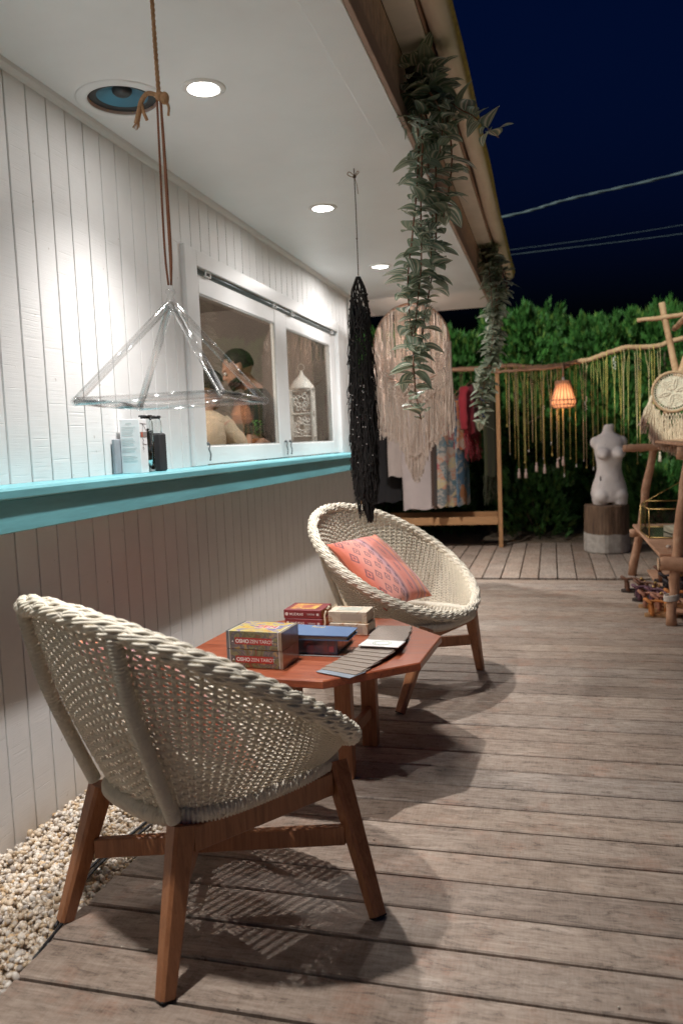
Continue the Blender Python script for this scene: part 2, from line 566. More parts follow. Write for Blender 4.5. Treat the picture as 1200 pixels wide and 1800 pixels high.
DK = 0.395
def build_deck():
    root = empty('deck', kind='structure')
    pitch, gap, th = .1448, .0094, .028
    e0 = 1.867
    k0 = int(math.floor((-.35-e0)/pitch)); k1 = int(math.floor((6.575-e0)/pitch))
    variants = []
    for q in range(5):
        b = MB()
        x0 = DK + [0, .006, -.004, .009, .002][q]
        xs = [x0, 4.6]
        # a slightly bowed board with eased edges: profile across y, five stations along x
        prof = [(0.003, -th), (pitch-gap-.003, -th), (pitch-gap, -th+.003), (pitch-gap, -.0035), (pitch-gap-.0035, 0), (.0035, 0), (0, -.0035), (0, -th+.003)]
        st = np.linspace(x0, 4.6, 9)
        V = []
        for x in st:
            wob = .0012*math.sin(2.3*x+q*1.7)
            for (y, z) in prof: V.append((x, y+wob, z+.0008*math.sin(1.3*x+q)))
        F = []
        for s_ in range(8):
            for p_ in range(8):
                r_ = (p_+1) % 8
                F.append((s_*8+p_, s_*8+r_, (s_+1)*8+r_, (s_+1)*8+p_))
        F = [f[::-1] for f in F]
        F += [tuple(range(8)), tuple(range(64, 72))[::-1]]
        b.add(V, F)
        variants.append(b.mesh('board', DECK))
    for n, k in enumerate(range(k0, k1+1)):
        y = e0 + k*pitch
        if y+pitch > 6.59: break
        inst(variants[(n*3) % 5], 'board', root, (0, y + gap/2 + random.uniform(-.0009, .0009), random.uniform(-.0012, .0012)))
    # the far part: boards turned to run away from the camera
    y0, y1 = 6.590, 8.74
    p2 = .1516
    vs = []
    for q in range(3):
        b = MB(); b.box(0.004, p2-.005, y0+[0, .002, .001][q], y1, -th, 0, .003); vs.append(b.mesh('board', DECKY))
    k = 0
    x = 1.012 - p2*14
    while x < 4.5:
        inst(vs[k % 3], 'board', root, (x, 0, random.uniform(-.001, .001)))
        x += p2; k += 1
    # joists below, so the gaps are dark
    b = MB()
    for xj in np.arange(DK+.03, 4.6, .45): b.box(xj, xj+.05, -.4, 8.7, -.115, -th-.003)
    b.build('joist', plain('joist_wood', (.06, .045, .035), .9), root)
build_deck()

def build_pebbles():
    t = NT('river_pebble')
    at = t.n('ShaderNodeVertexColor'); at.layer_name = 'tint'
    v = t.coords('Object')
    c = t.mix(t.ramp(t.noise(v, 90, 3, .6), [(.35, 0.0), (.7, .35)]), at.outputs['Color'], (.55, .40, .24))
    m = t.done(c, .42, t.bump(t.noise(v, 260, 3, .6), .12, .0008))
    # unit stones: a subdivided icosahedron
    bm = bmesh.new(); bmesh.ops.create_icosphere(bm, subdivisions=2, radius=1)
    u2 = np.array([q.co for q in bm.verts]); f2 = np.array([[q.index for q in f.verts] for f in bm.faces]); bm.free()
    bm = bmesh.new(); bmesh.ops.create_icosphere(bm, subdivisions=1, radius=1)
    u1 = np.array([q.co for q in bm.verts]); f1 = np.array([[q.index for q in f.verts] for f in bm.faces]); bm.free()
    pal = np.array([(.70, .61, .50), (.62, .50, .37), (.74, .68, .60), (.55, .42, .28), (.50, .44, .38), (.66, .46, .26), (.36, .33, .31), (.78, .73, .66), (.60, .56, .52)])
    def batch(N, xr, yr, zr, u, f, smin, smax):
        ctr = np.stack([rng.uniform(*xr, N), rng.uniform(*yr, N), rng.uniform(*zr, N)], 1)
        # the bed rises a little against the wall
        ctr[:, 2] += .012*np.clip((.12-ctr[:, 0])/.12, 0, 1)
        sz = rng.uniform(smin, smax, (N, 1))*np.stack([rng.uniform(.85, 1.35, N), rng.uniform(.75, 1.1, N), rng.uniform(.55, .85, N)], 1)
        q = rng.normal(size=(N, 4)); q[:, 1:3] *= .45; q /= np.linalg.norm(q, axis=1, keepdims=True)
        w_, x_, y_, z_ = q.T
        M = np.stack([np.stack([1-2*(y_*y_+z_*z_), 2*(x_*y_-z_*w_), 2*(x_*z_+y_*w_)], -1),
                      np.stack([2*(x_*y_+z_*w_), 1-2*(x_*x_+z_*z_), 2*(y_*z_-x_*w_)], -1),
                      np.stack([2*(x_*z_-y_*w_), 2*(y_*z_+x_*w_), 1-2*(x_*x_+y_*y_)], -1)], 1)
        d = 1 + .10*np.sin(u[None, :, 0]*2.3+rng.uniform(0, 6, (N, 1)))*np.cos(u[None, :, 1]*2.1+rng.uniform(0, 6, (N, 1)))
        L = u[None]*d[..., None]*sz[:, None]
        V = np.einsum('nij,nkj->nki', M, L) + ctr[:, None]
        Fq = f[None] + (np.arange(N)*len(u))[:, None, None]
        col = pal[rng.choice(len(pal), N, p=[.2, .16, .16, .10, .08, .07, .05, .12, .06])]*rng.uniform(.85, 1.1, (N, 1))
        return V.reshape(-1, 3), Fq.reshape(-1, 3), np.repeat(col, len(u), 0)
    parts = [batch(5200, (.004, DK+.004), (1.1, 2.35), (-.022, -.004), u2, f2, .0045, .0098),
             batch(4200, (.004, DK+.004), (1.1, 2.35), (-.036, -.018), u1, f1, .006, .010),
             batch(6000, (.004, DK+.004), (2.35, 4.6), (-.034, -.006), u1, f1, .0065, .011),
             batch(1500, (.004, DK+.004), (-.2, 1.1), (-.036, -.008), u1, f1, .008, .013)]
    off = 0; VV = []; FF = []; CC = []
    for V, Fq, c in parts:
        VV.append(V); FF.append(Fq+off); CC.append(c); off += len(V)
    V = np.concatenate(VV); Fq = np.concatenate(FF); C_ = np.concatenate(CC)
    me = quads_mesh('pebbles', V, Fq, m)
    ca = me.color_attributes.new('tint', 'FLOAT_COLOR', 'POINT')
    ca.data.foreach_set('color', np.concatenate([C_, np.ones((len(C_), 1))], 1).astype(np.float32).ravel())
    o = bpy.data.objects.new('pebbles', me); link(o); tag(o, kind='stuff')
    b = MB(); b.box(0.0, DK, -.4, 6.5, -.10, -.034)
    tag(b.build('gravel_base', plain('gravel_base_sand', (.40, .31, .21), .95, .4, 120, bump=.6, bscale=160, dist=.004)), kind='structure')
build_pebbles()

# ------------------------------------------------------------------ the wall with its grooved boards
GP = .1065
WY0, WY1, WZ0, WZ1 = 3.33, 6.05, 1.088, 2.09      # window opening
WALL_END = 6.45
def build_wall():
    root = empty('wall', kind='structure')
    cache = {}
    def board(y0, y1, z0, z1):
        key = (round(y1-y0, 4), round(z0, 3), round(z1, 3))
        if key not in cache:
            b = MB(); b.box(-.011, 0, .0032, y1-y0-.0032, z0, z1, .0016); cache[key] = b.mesh('board', WHITE)
        inst(cache[key], 'board', root, (random.uniform(-.0006, .0006), y0, 0))
    e = 2.170 - GP*25
    while e < WALL_END-.01:
        a, c = e, min(e+GP, WALL_END)
        if c <= WY0 or a >= WY1: board(a, c, -.06, 2.342)
        else:
            board(a, c, -.06, 1.05)
            board(a, c, WZ1-.004, 2.342)
            if a < WY0: board(a, WY0, 1.05, WZ1-.004)
            if c > WY1: board(WY1, c, 1.05, WZ1-.004)
        e += GP
    b = MB()
    b.box(-.10, -.013, -9, WY0, -.2, 2.5)
    b.box(-.10, -.013, WY1, WALL_END-.002, -.2, 2.5)
    b.box(-.10, -.013, WY0, WY1, -.2, WZ0-.005)
    b.box(-.10, -.013, WY0, WY1, WZ1, 2.5)
    b.build('backing', TRIM, root)
    b = MB()
    b.prism([(0.0005, 2.340), (.013, 2.342), (.022, 2.352), (.024, 2.3645), (.0005, 2.3645)], -.6, WALL_END, axis=1)
    b.build('crown_trim', TRIM, root)
    b = MB(); b.box(0.001, .018, WALL_END-.085, WALL_END+.004, -.06, 2.339, .002)
    b.build('corner_board', TRIM, root)
    # end wall turning the corner into the building
    b = MB(); b.box(-5.5, -.014, WALL_END-.09, WALL_END, -.2, 2.5)
    b.build('end_wall', WHITE, root)
build_wall()

# ------------------------------------------------------------------ soffit ceiling with openings for the fittings
CZ = 2.365
LAMPS = [(.490, 1.095), (.490, 2.550), (.483, 4.000), (.474, 5.455), (.470, 6.910)]
SPK = (.195, 2.540)
END_Y = 7.55
def build_ceiling():
    root = empty('ceiling', kind='structure')
    holes = [(x, y, .070, .0497) for x, y in LAMPS] + [(SPK[0], SPK[1], .165, .1180)]
    xs = sorted({0.0, .9462} | {h[0]+s*h[2] for h in holes for s in (-1, 1)})
    ys = sorted({-9.0, END_Y} | {h[1]+s*h[2] for h in holes for s in (-1, 1)})
    V = [(x, y, CZ) for x in xs for y in ys]; F = []; m_ = len(ys)
    for i in range(len(xs)-1):
        run = None
        for j in range(len(ys)-1):
            cx, cy = (xs[i]+xs[i+1])/2, (ys[j]+ys[j+1])/2
            inside = any(abs(cx-h[0]) < h[2]-1e-6 and abs(cy-h[1]) < h[2]-1e-6 for h in holes)
            if not inside: F.append((i*m_+j, i*m_+j+1, (i+1)*m_+j+1, (i+1)*m_+j))
    b = MB(); b.add(V, F)
    for hx, hy, hh, hr in holes:                       # a round opening in each square cell
        W_ = []; G = []; n_ = 48
        for k in range(n_):
            a = 2*math.pi*(k+.5)/n_; c, s = math.cos(a), math.sin(a); q = hh/max(abs(c), abs(s))
            W_ += [(hx+hr*c, hy+hr*s, CZ), (hx+q*c, hy+q*s, CZ)]
        for sx, sy in ((1, 1), (-1, 1), (-1, -1), (1, -1)): W_.append((hx+sx*hh, hy+sy*hh, CZ))
        for k in range(n_):
            j = (k+1) % n_; G.append((2*k, 2*j, 2*j+1, 2*k+1))
        for i, k in enumerate((5, 17, 29, 41)): G.append((2*k+1, 2*((k+1) % n_)+1, 2*n_+i))
        b.add(W_, G)
    b.build('ceiling_panel', CEIL, root)
    b = MB(); b.box(.9455, 1.060, -9, END_Y, CZ-.004, CZ+.018, .002)
    b.build('edge_strip', CEIL, root)
    b = MB(); b.box(-.1, 1.058, END_Y+.001, END_Y+.03, CZ-.003, CZ+.26, .002)
    b.build('end_fascia', TRIM, root)
    b = MB(); b.box(-3, 1.0, -9, END_Y, CZ+.26, CZ+.29)       # dark loft above
    b.build('loft_board', BROWN, root)
build_ceiling()

def build_eave():
    root = empty('eave', kind='structure')
    b = MB(); b.box(1.0605, 1.078, -.7, END_Y+.03, CZ-.002, 2.424, .002)
    b.build('fascia_board', BROWN, root)
    b = MB(); b.box(1.0405, 1.060, -.7, END_Y+.02, 2.4245, 2.625)
    b.build('backing', GROOVE, root)
    e = 2.366 - .1065*28
    cb = MB(); cb.box(1.0603, 1.0680, .003, .1035, 2.4246, 2.618, .001); cm = cb.mesh('board', BROWNB)
    while e < END_Y-.08:
        inst(cm, 'board', root, (random.uniform(-.0004, .0004), e, 0)); e += .1065
    b = MB(); b.box(1.0685, 1.170, -.7, END_Y+.20, 2.620, 2.632, .002)
    b.build('eave_panel', EAVE, root)
    b = MB(); b.box(1.171, 1.180, -.7, END_Y+.20, 2.632, 2.72)
    b.build('fascia_strip', BROWN, root)
build_eave()

def build_roof():
    t = NT('roof_shingle'); v = t.coords('Object', (1, 1, 1))
    m = t.done(t.ramp(t.noise(v, 14, 5, .6), [(.3, (.05, .045, .04)), (.7, (.10, .09, .08))]), .9)
    b = MB()
    b.prism([(1.255, 2.742), (1.255, 2.755), (-5.5, 4.6), (-5.5, 4.58)], -9, END_Y+.22, axis=1)
    tag(b.build('roof', m), kind='structure')
    # gutter along the eave: half-round trough with a rolled, mossy lip
    t = NT('gutter_metal'); v = t.coords('Object', (1, .25, 1))
    sp = t.n('ShaderNodeSeparateXYZ'); tc = t.n('ShaderNodeTexCoord'); t.l(tc.outputs['Object'], sp.inputs[0])
    lip = t.ramp(t.math('MULTIPLY', t.math('SUBTRACT', sp.outputs[0], 1.262), 40.0), [(.12, 0.0), (.5, 1.0)])
    n = t.noise(v, 12, 6, .7)
    c = t.ramp(n, [(.3, (.70, .60, .49)), (.7, (.84, .76, .66))])
    moss = t.ramp(t.noise(t.coords('Object', (1, .8, 1)), 30, 5, .7), [(.38, (.34, .24, .06)), (.6, (.62, .48, .11)), (.75, (.26, .25, .05))])
    c = t.mix(lip, c, moss)
    m = t.done(c, .5, t.bump(n, .1, .002))
    pr = []
    for k in range(13):
        a = math.pi + math.pi*k/12
        pr.append((1.229 + .046*math.cos(a), 2.668 + .050*math.sin(a)))
    pr += [(1.279, 2.676), (1.2835, 2.684), (1.279, 2.692), (1.272, 2.688)]
    inner = [(1.2725, 2.6695)]
    for k in range(12, -1, -1):
        a = math.pi + math.pi*k/12
        inner.append((1.229 + .043*math.cos(a), 2.670 + .047*math.sin(a)))
    prof = pr + inner
    n_ = len(prof)
    ys = np.linspace(-.7, END_Y+.22, 40)
    V = []
    for y in ys:
        sag = .004*math.sin(y*1.9) + .003*math.sin(y*4.3)
        for (x, z) in prof: V.append((x+sag*.6, y, z+sag))
    F = [(i*n_+k, (i+1)*n_+k, (i+1)*n_+(k+1) % n_, i*n_+(k+1) % n_) for i in range(len(ys)-1) for k in range(n_)]
    F += [tuple(range(n_)), tuple((len(ys)-1)*n_+k for k in range(n_))[::-1]]
    b = MB(); b.add(V, F)
    g = b.build('gutter', m, None, smooth=True)
    tag(g, 'cream half-round gutter with a mossy yellow lip along the roof edge', 'gutter')
build_roof()

# ------------------------------------------------------------------ window
def build_window():
    root = empty('window', (0, 0, 0), label='wide white two-pane service window above the teal shelf', cat='window')
    b = MB()
    # casing: jambs, head, butt-jointed
    b.box(-.09, .020, WY0+.001, WY0+.128, WZ0+.001, WZ1-.001, .003)
    b.box(-.09, .020, WY1-.082, WY1-.001, WZ0+.001, WZ1-.001, .003)
    b.box(-.09, .018, WY0+.129, WY1-.083, 2.014, WZ1-.001, .003)
    b.build('casing', TRIM, root)
    def sash(y0, y1, py0, py1, x):
        b = MB()
        b.box(x-.03, x, y0, py0, 1.092, 1.985, .003)
        b.box(x-.03, x, py1, y1, 1.092, 1.985, .003)
        b.box(x-.03, x-.001, py0+.0005, py1-.0005, 1.092, 1.180, .003)
        b.box(x-.03, x-.001, py0+.0005, py1-.0005, 1.900, 1.985, .003)
        f = b.build('sash_frame', TRIM, root)
        g = MB(); g.box(x-.019, x-.015, py0-.004, py1+.004, 1.176, 1.904)
        g.build('pane', PANE, f)
        b = MB(); b.box(x-.012, x-.005, py0+.001, py0+.006, 1.181, 1.899); b.box(x-.012, x-.005, py1-.006, py1-.001, 1.181, 1.899)
        b.box(x-.012, x-.005, py0+.0065, py1-.0065, 1.181, 1.186); b.box(x-.012, x-.005, py0+.0065, py1-.0065, 1.894, 1.899)
        b.build('glazing_bead', plain('grey_bead', (.42, .41, .39), .5) if 'grey_bead' not in bpy.data.materials else bpy.data.materials['grey_bead'], f)
    sash(3.460, 4.690, 3.515, 4.575, -.004)
    sash(4.694, 5.965, 4.800, 5.820, -.008)
    b = MB(); b.tube([(-.008, 3.462, 2.0), (-.008, 5.962, 2.0)], .0125, 8)
    b.build('track', DARKMETAL, root, smooth=True)
    for y in (3.604, 4.561, 4.894, 5.845):
        b = MB()
        b.box(-.004, .010, y-.030, y+.030, 2.008, 2.014, .002); b.box(-.004, .010, y-.030, y+.030, 1.986, 1.992, .002)
        b.box(-.004, .010, y-.030, y-.024, 1.9925, 2.0075); b.box(-.004, .010, y+.024, y+.030, 1.9925, 2.0075)
        b.build('track_clip', TRIM, root)
    cordm = plain('grey_pull_cord', (.16, .16, .16), .8)
    for y in (3.50, 4.655, 4.735):
        b = MB()
        b.tube(smoothpath([(.006, y, 1.195), (.010, y+.012, 1.185), (.009, y+.004, 1.165), (.010, y+.018, 1.14), (.008, y+.012, 1.11)], 14), .004, 5)
        b.ball((.004, y+.004, 1.192), .009, 7, 5)
        b.build('pull_cord', cordm, root, smooth=True)
build_window()

def build_room():
    root = empty('room', kind='structure')
    wm = plain('room_wall_paint', (.33, .285, .26), .85, .12, 3)
    b = MB(); b.box(-3.2, -3.1, 2.2, 8.2, -.02, 2.45); b.build('back_wall', wm, root)
    b = MB(); b.box(-3.1, -.11, 2.2, 2.3, -.02, 2.45); b.build('side_wall', wm, root)
    b = MB(); b.box(-3.1, -.11, 6.255, 6.355, -.02, 2.45); b.build('side_wall', wm, root)
    b = MB(); b.box(-3.1, -.11, 2.3, 6.25, 2.30, 2.32); b.build('room_ceiling', plain('room_ceiling_paint', (.55, .52, .49), .8), root)
    b = MB(); b.box(-3.1, -.11, 2.3, 6.25, -.02, 0); b.build('room_floor', plain('room_floor_wood', (.12, .08, .05), .6), root)
    b = MB(); b.box(-.30, -.104, 3.34, 6.04, 1.12, 1.160, .004); b.build('inner_sill', plain('inner_sill_wood', (.10, .07, .05), .5), root)
    b = MB(); b.box(-.27, -.112, 6.235, 6.250, 0, 2.28); b.build('dark_curtain', plain('grey_partition', (.10, .115, .105), .7), root)
    # the lit lamp of the room, a round ceiling fitting
    l = empty('room_lamp', (-1.3, 3.6, 2.30), label='round ceiling lamp inside the room behind the window', cat='ceiling lamp')
    b = MB(); b.lathe([(.16, -.002), (.16, -.03), (.13, -.055), (.06, -.068), (0, -.07)], 24)
    b.build('diffuser', m_emit('lamp_diffuser_warm', (1, .82, .62), 3.0), l, smooth=True)
    ld = bpy.data.lights.new('room_lamp_light', 'POINT'); ld.energy = 48; ld.color = (1, .88, .76); ld.shadow_soft_size = .12
    lo = bpy.data.objects.new('room_lamp_light', ld); link(lo, l); lo.location = (0, 0, -.14)
build_room()

# ------------------------------------------------------------------ the teal shelf
def build_shelf():
    root = empty('counter_shelf', (0, 0, 0), label='long teal painted counter shelf below the service window', cat='shelf')
    b = MB()
    b.prism([(.001, 1.0535), (.150, 1.0535), (.155, 1.058), (.155, 1.078), (.150, 1.0855), (.140, 1.088), (.001, 1.088)], .2, 6.46, axis=1)
    b.build('top_board', TEAL, root)
    b = MB(); b.box(.118, .141, .2, 6.455, .960, 1.0530, .003)
    b.build('apron', TEAL, root)
build_shelf()
# ------------------------------------------------------------------ recessed downlights and the ceiling speaker
TRIMP = plain('white_plastic_ring', (.80, .79, .77), .3, .03)
DISC = m_emit('downlight_disc', (1.0, .96, .91), 14.0)
REFL = plain('reflector_white', (.85, .84, .82), .25, .02)
LIGHT_P = dict(spot=4.0, core=64.0, area=1.65)
def build_lamps():
    rm = MB(); rm.ring([(.050, .001), (.0500, -.004), (.056, -.006), (.070, -.004), (.074, -.0006), (.074, .0)], 40)
    ringm = rm.mesh('ring', TRIMP, True)
    cm = MB(); cm.ring([(.0498, .001), (.044, .030), (.0445, .031), (.0515, .0015)], 40)
    conem = cm.mesh('reflector', REFL, True)
    dm = MB(); dm.lathe([(0, .030), (.046, .030), (.046, .034), (0, .034)], 36)
    discm = dm.mesh('diffuser', DISC)
    labels = {1: 'lit recessed downlight beside the open ceiling speaker',
              2: 'lit recessed downlight between the speaker one and the one above the black wall hanging',
              3: 'smallest lit recessed downlight, above the black macrame and before the hanging vine',
              4: 'lit recessed downlight behind the long striped vine',
              0: 'lit recessed downlight above the nearer woven chair, nearest the camera'}
    for i, (x, y) in enumerate(LAMPS):
        o = empty('downlight', (x, y, CZ), label=labels[i], cat='downlight', group='downlights recessed in the white ceiling')
        inst(ringm, 'ring', o); inst(conem, 'reflector', o); inst(discm, 'diffuser', o)
        for nm, en, size, bl in (('downlight_beam', LIGHT_P['spot'], 108, .22), ('downlight_core', LIGHT_P['core'], 100, 1.0)):
            sp = bpy.data.lights.new(nm, 'SPOT')
            sp.energy = en; sp.spot_size = R(size); sp.spot_blend = bl
            sp.shadow_soft_size = .028; sp.color = (1.0, .963, .93)
            lo = bpy.data.objects.new(nm, sp); link(lo, o); lo.location = (0, 0, -.002)
        ar = bpy.data.lights.new('downlight_spill', 'AREA')
        ar.shape = 'DISK'; ar.size = .085; ar.energy = LIGHT_P['area']*(6.0 if i == 4 else 3.4 if i == 3 else 1.0); ar.color = (1.0, .963, .93)
        lo = bpy.data.objects.new('downlight_spill', ar); link(lo, o); lo.location = (0, 0, -.001)
build_lamps()

def build_speaker():
    o = empty('ceiling_speaker', (SPK[0], SPK[1], CZ), label='round ceiling speaker with a blue cone and no grille', cat='speaker')
    b = MB(); b.ring([(.116, .001), (.116, -.003), (.121, -.0045), (.150, -.003), (.156, 0), (.156, .0004)], 48); b.build('flange', CEIL, o, smooth=True)
    b = MB(); b.ring([(.1155, -.001), (.1155, .045), (.1185, .045), (.1185, -.001)], 48); b.build('rim', plain('pinkish_rim', (.38, .27, .24), .5), o, smooth=True)
    b = MB(); b.lathe([(.115, .012), (.108, .006), (.100, .009), (.092, .006), (.086, .012)], 48, cap=False); b.build('surround', plain('speaker_rubber', (.025, .025, .026), .45), o, smooth=True)
    t = NT('blue_metal_cone')
    an = t.n('ShaderNodeTangent', direction_type='RADIAL', axis='Z')
    t.l(an.outputs[0], t.b.inputs['Tangent'])
    m = t.done((.06, .19, .28), .36, None, Metallic=.35, Anisotropic=.7)
    b = MB(); b.lathe([(.086, .012), (.060, .022), (.034, .034), (.030, .036)], 48, cap=False); b.build('cone', m, o, smooth=True)
    b = MB(); b.lathe([(.034, .034), (.032, .024), (.024, .017), (.010, .013), (0, .012)], 32, cap=False); b.build('dust_cap', plain('dust_cap_black', (.03, .032, .035), .35), o, smooth=True)
    for k in range(8):
        b = MB()
        a = k*math.pi/4+.2; b.ball((.111*math.cos(a), .111*math.sin(a), .005), .0028, 6, 4)
        b.build('screw', BRASS, o, smooth=True)
build_speaker()
# ------------------------------------------------------------------ the woven lounge chairs
def chair_parts():
    th = .574; ct, st = math.cos(th), math.sin(th)
    C0 = np.array((.012, 0, .608)); A, B_ = .420, .432
    e1 = np.array((ct, 0, -st)); e2 = np.array((0, 1., 0)); nn = np.array((st, 0, ct))
    def rim(t, a=A, b=B_):
        t = np.asarray(t)[..., None]
        return C0 + b*np.cos(t)*e1 + a*np.sin(t)*e2
    def base(t, sc_=1.0, dz=0.0):
        t = np.asarray(t); c, s = np.cos(t), np.sin(t)
        p = .55
        x = .088 + .262*sc_*np.sign(c)*np.abs(c)**p
        wid = .187 + .03*np.clip((x+.17)/.5, 0, 1)
        y = wid*sc_*np.sign(s)*np.abs(s)**p
        z = .352 + dz - .004*np.clip((x+.17)/.5, 0, 1)
        return np.stack([x, y, z], -1)
    out = {}
    # parameter spaced evenly along the middle of the shell
    tt = np.linspace(0, 2*np.pi, 4001)
    mid = .5*rim(tt) + .5*base(tt)
    L = np.concatenate([[0], np.cumsum(np.linalg.norm(np.diff(mid, axis=0), axis=1))])
    NS = 92
    def tpar(u): return np.interp((u % 1.0)*L[-1], L, tt)
    def shell(t, s):
        r = rim(t, A-.012, B_-.012); b = base(t)
        s = s[..., None]
        bul = np.sin(np.pi*s)
        ctr = np.array((.06, 0, .50))
        p = r*(1-s) + b*s
        d = p-ctr; d[..., 2] = 0
        d /= np.maximum(np.linalg.norm(d, axis=-1, keepdims=True), 1e-6)
        return p + .018*bul*d*np.clip((r[..., 2:3]-b[..., 2:3])/.3, 0, 1)
    NR = 44
    m = NS*4
    u = np.arange(m)/m
    T = np.broadcast_to(tpar(u), (NR, m))
    S = np.broadcast_to(((np.arange(NR)+.5)/NR)[:, None], (NR, m))
    P = shell(T, S)
    du = (np.roll(P, -1, 1)-np.roll(P, 1, 1)); du /= np.maximum(np.linalg.norm(du, axis=-1, keepdims=True), 1e-9)
    dv = shell(T, np.clip(S+.01, 0, 1))-shell(T, np.clip(S-.01, 0, 1)); sp = np.linalg.norm(dv, axis=-1)/.02/NR
    dv /= np.maximum(np.linalg.norm(dv, axis=-1, keepdims=True), 1e-9)
    N = np.cross(du, dv); N /= np.maximum(np.linalg.norm(N, axis=-1, keepdims=True), 1e-9)
    k = np.arange(m)
    wave = np.cos(np.pi*k/4)[None]*((-1.0)**np.arange(NR))[:, None]
    wave = np.sign(wave)*np.abs(wave)**.7
    P2 = P + N*(.0036*wave)[..., None]
    hh = np.clip(.195*sp, .0005, .0026)
    off_ = np.clip(.19*sp, .0005, .0026)
    Bv = np.cross(du, N)
    P3 = np.concatenate([P2 + Bv*off_[..., None], P2 - Bv*off_[..., None]])
    N3 = np.concatenate([N, N])
    V, Q = strands(P3, N3, np.concatenate([Bv, Bv]), .0024, np.concatenate([hh, hh]), 5)
    out['weave'] = (V, Q)
    # upright stakes the strands pass in front of and behind
    us = np.arange(NS)/NS
    m2 = 12
    T = np.broadcast_to(tpar(us)[:, None], (NS, m2)); S = np.broadcast_to(np.linspace(-.01, 1, m2)[None], (NS, m2))
    P = shell(T, S)
    dv = np.gradient(P, axis=1); dv /= np.maximum(np.linalg.norm(dv, axis=-1, keepdims=True), 1e-9)
    Pn = shell(T+.004, S)-P; Pn /= np.maximum(np.linalg.norm(Pn, axis=-1, keepdims=True), 1e-9)
    N = np.cross(Pn, dv); N /= np.maximum(np.linalg.norm(N, axis=-1, keepdims=True), 1e-9)
    V1, Q1 = strands(P, N, Pn, .0016, .0056, 4, closed=False)
    out['stakes'] = (V1, Q1)
    # seat: straight strands across, clipped to the base outline and dipping a little
    rows = np.arange(-.166, .345, .0096)
    VV = []; QQ = []; off = 0
    bt = base(np.linspace(0, 2*np.pi, 721))
    def half(x):
        sgn = np.clip((x-.088)/.262, -1, 1)
        c = np.sign(sgn)*np.abs(sgn)**(1/.55)
        s = math.sqrt(max(0, 1-min(1, abs(c))**2))
        wid = .187 + .03*min(1, max(0, (x+.17)/.5))
        return wid*abs(s)**.55
    for i, x in enumerate(rows):
        h = half(x)
        if h < .03: continue
        y = np.linspace(-h, h, 68)
        ph = y/.0215*np.pi + (i % 2)*np.pi
        z = .350 - .020*(1-(y/.22)**2)*(1-((x-.09)/.27)**2) + .0030*np.cos(ph)
        P = np.stack([np.full_like(y, x), y, z], -1)[None]
        Nn = np.zeros_like(P); Nn[..., 2] = 1
        Bn = np.zeros_like(P); Bn[..., 0] = 1
        V, Q = strands(P, Nn, Bn, .0022, .0034, 5, closed=False)
        VV.append(V); QQ.append(Q+off); off += len(V)
    for y in np.arange(-.1935, .2, .0215):
        xs = np.linspace(-.170, .345, 24)
        ok = np.array([half(x) >= abs(y) for x in xs]); xs = xs[ok]
        if len(xs) < 4: continue
        z = .350 - .020*(1-(y/.22)**2)*(1-((xs-.09)/.27)**2)
        P = np.stack([xs, np.full_like(xs, y), z], -1)[None]
        Nn = np.zeros_like(P); Nn[..., 2] = 1
        Bn = np.zeros_like(P); Bn[..., 1] = 1
        V, Q = strands(P, Nn, Bn, .0016, .0045, 4, closed=False)
        VV.append(V); QQ.append(Q+off); off += len(V)
    out['seat'] = (np.concatenate(VV), np.concatenate(QQ))
    # plaited rim: a tubular braid of paired strands
    n, Wt = 8, 6
    mm = 520
    t = np.arange(mm)/mm*2*np.pi
    PP = []; NN = []; BB = []
    for fam in (1, -1):
        for kk in range(n):
            for sub in (-.5, .5):
                ph = 2*np.pi*kk/n + sub*.34 + fam*Wt*t
                j = n*(2*np.pi*kk/n + 2*fam*Wt*t)/(2*np.pi)
                hgt = .0030*np.cos(np.pi*(j + (0 if fam > 0 else kk)))*fam
                rr = (.0202 if fam > 0 else .0172) + hgt*(.95 if fam > 0 else .5)
                c = rim(t)
                rad = c - C0; rad /= np.linalg.norm(rad, axis=-1, keepdims=True)
                d = np.cos(ph)[:, None]*rad + np.sin(ph)[:, None]*nn
                PP.append(c + rr[:, None]*d); NN.append(d)
    P = np.array(PP); N = np.array(NN)
    du = np.roll(P, -1, 1)-np.roll(P, 1, 1); du /= np.linalg.norm(du, axis=-1, keepdims=True)
    Bn = np.cross(du, N); Bn /= np.linalg.norm(Bn, axis=-1, keepdims=True)
    out['rim'] = strands(P, N, Bn, .0034, .0039, 6)
    b = MB(); b.tube(rim(np.linspace(0, 2*np.pi, 90)[:-1]), .0165, 8, closed=True)
    out['core'] = b
    # cane-wrapped frame round the base and the two back poles
    def wrapped(path, r, step, closed=False, k=10):
        P = np.asarray(path)
        d = np.linalg.norm(np.diff(np.concatenate([P, P[:1]]) if closed else P, axis=0), axis=1)
        Ls = np.concatenate([[0], np.cumsum(d)])
        cnt = int(Ls[-1]/step)
        if closed: P = np.concatenate([P, P[:1]])
        sub = np.arange(cnt*3+(0 if closed else 1))/3*Ls[-1]/cnt
        Q = np.stack([np.interp(sub, Ls, P[:, a]) for a in range(3)], 1)
        rad = r*np.array([.76, 1.03, 1.03])[np.arange(len(Q)) % 3]
        b = MB(); b.tube(Q, rad, k, closed=closed)
        return b
    tb = np.linspace(0, 2*np.pi, 1200)[:-1]
    bp = base(tb, 1.015, -.008)
    # even spacing for a smooth corner
    out['base'] = wrapped(bp, .0225, .0094, True)
    poles = []
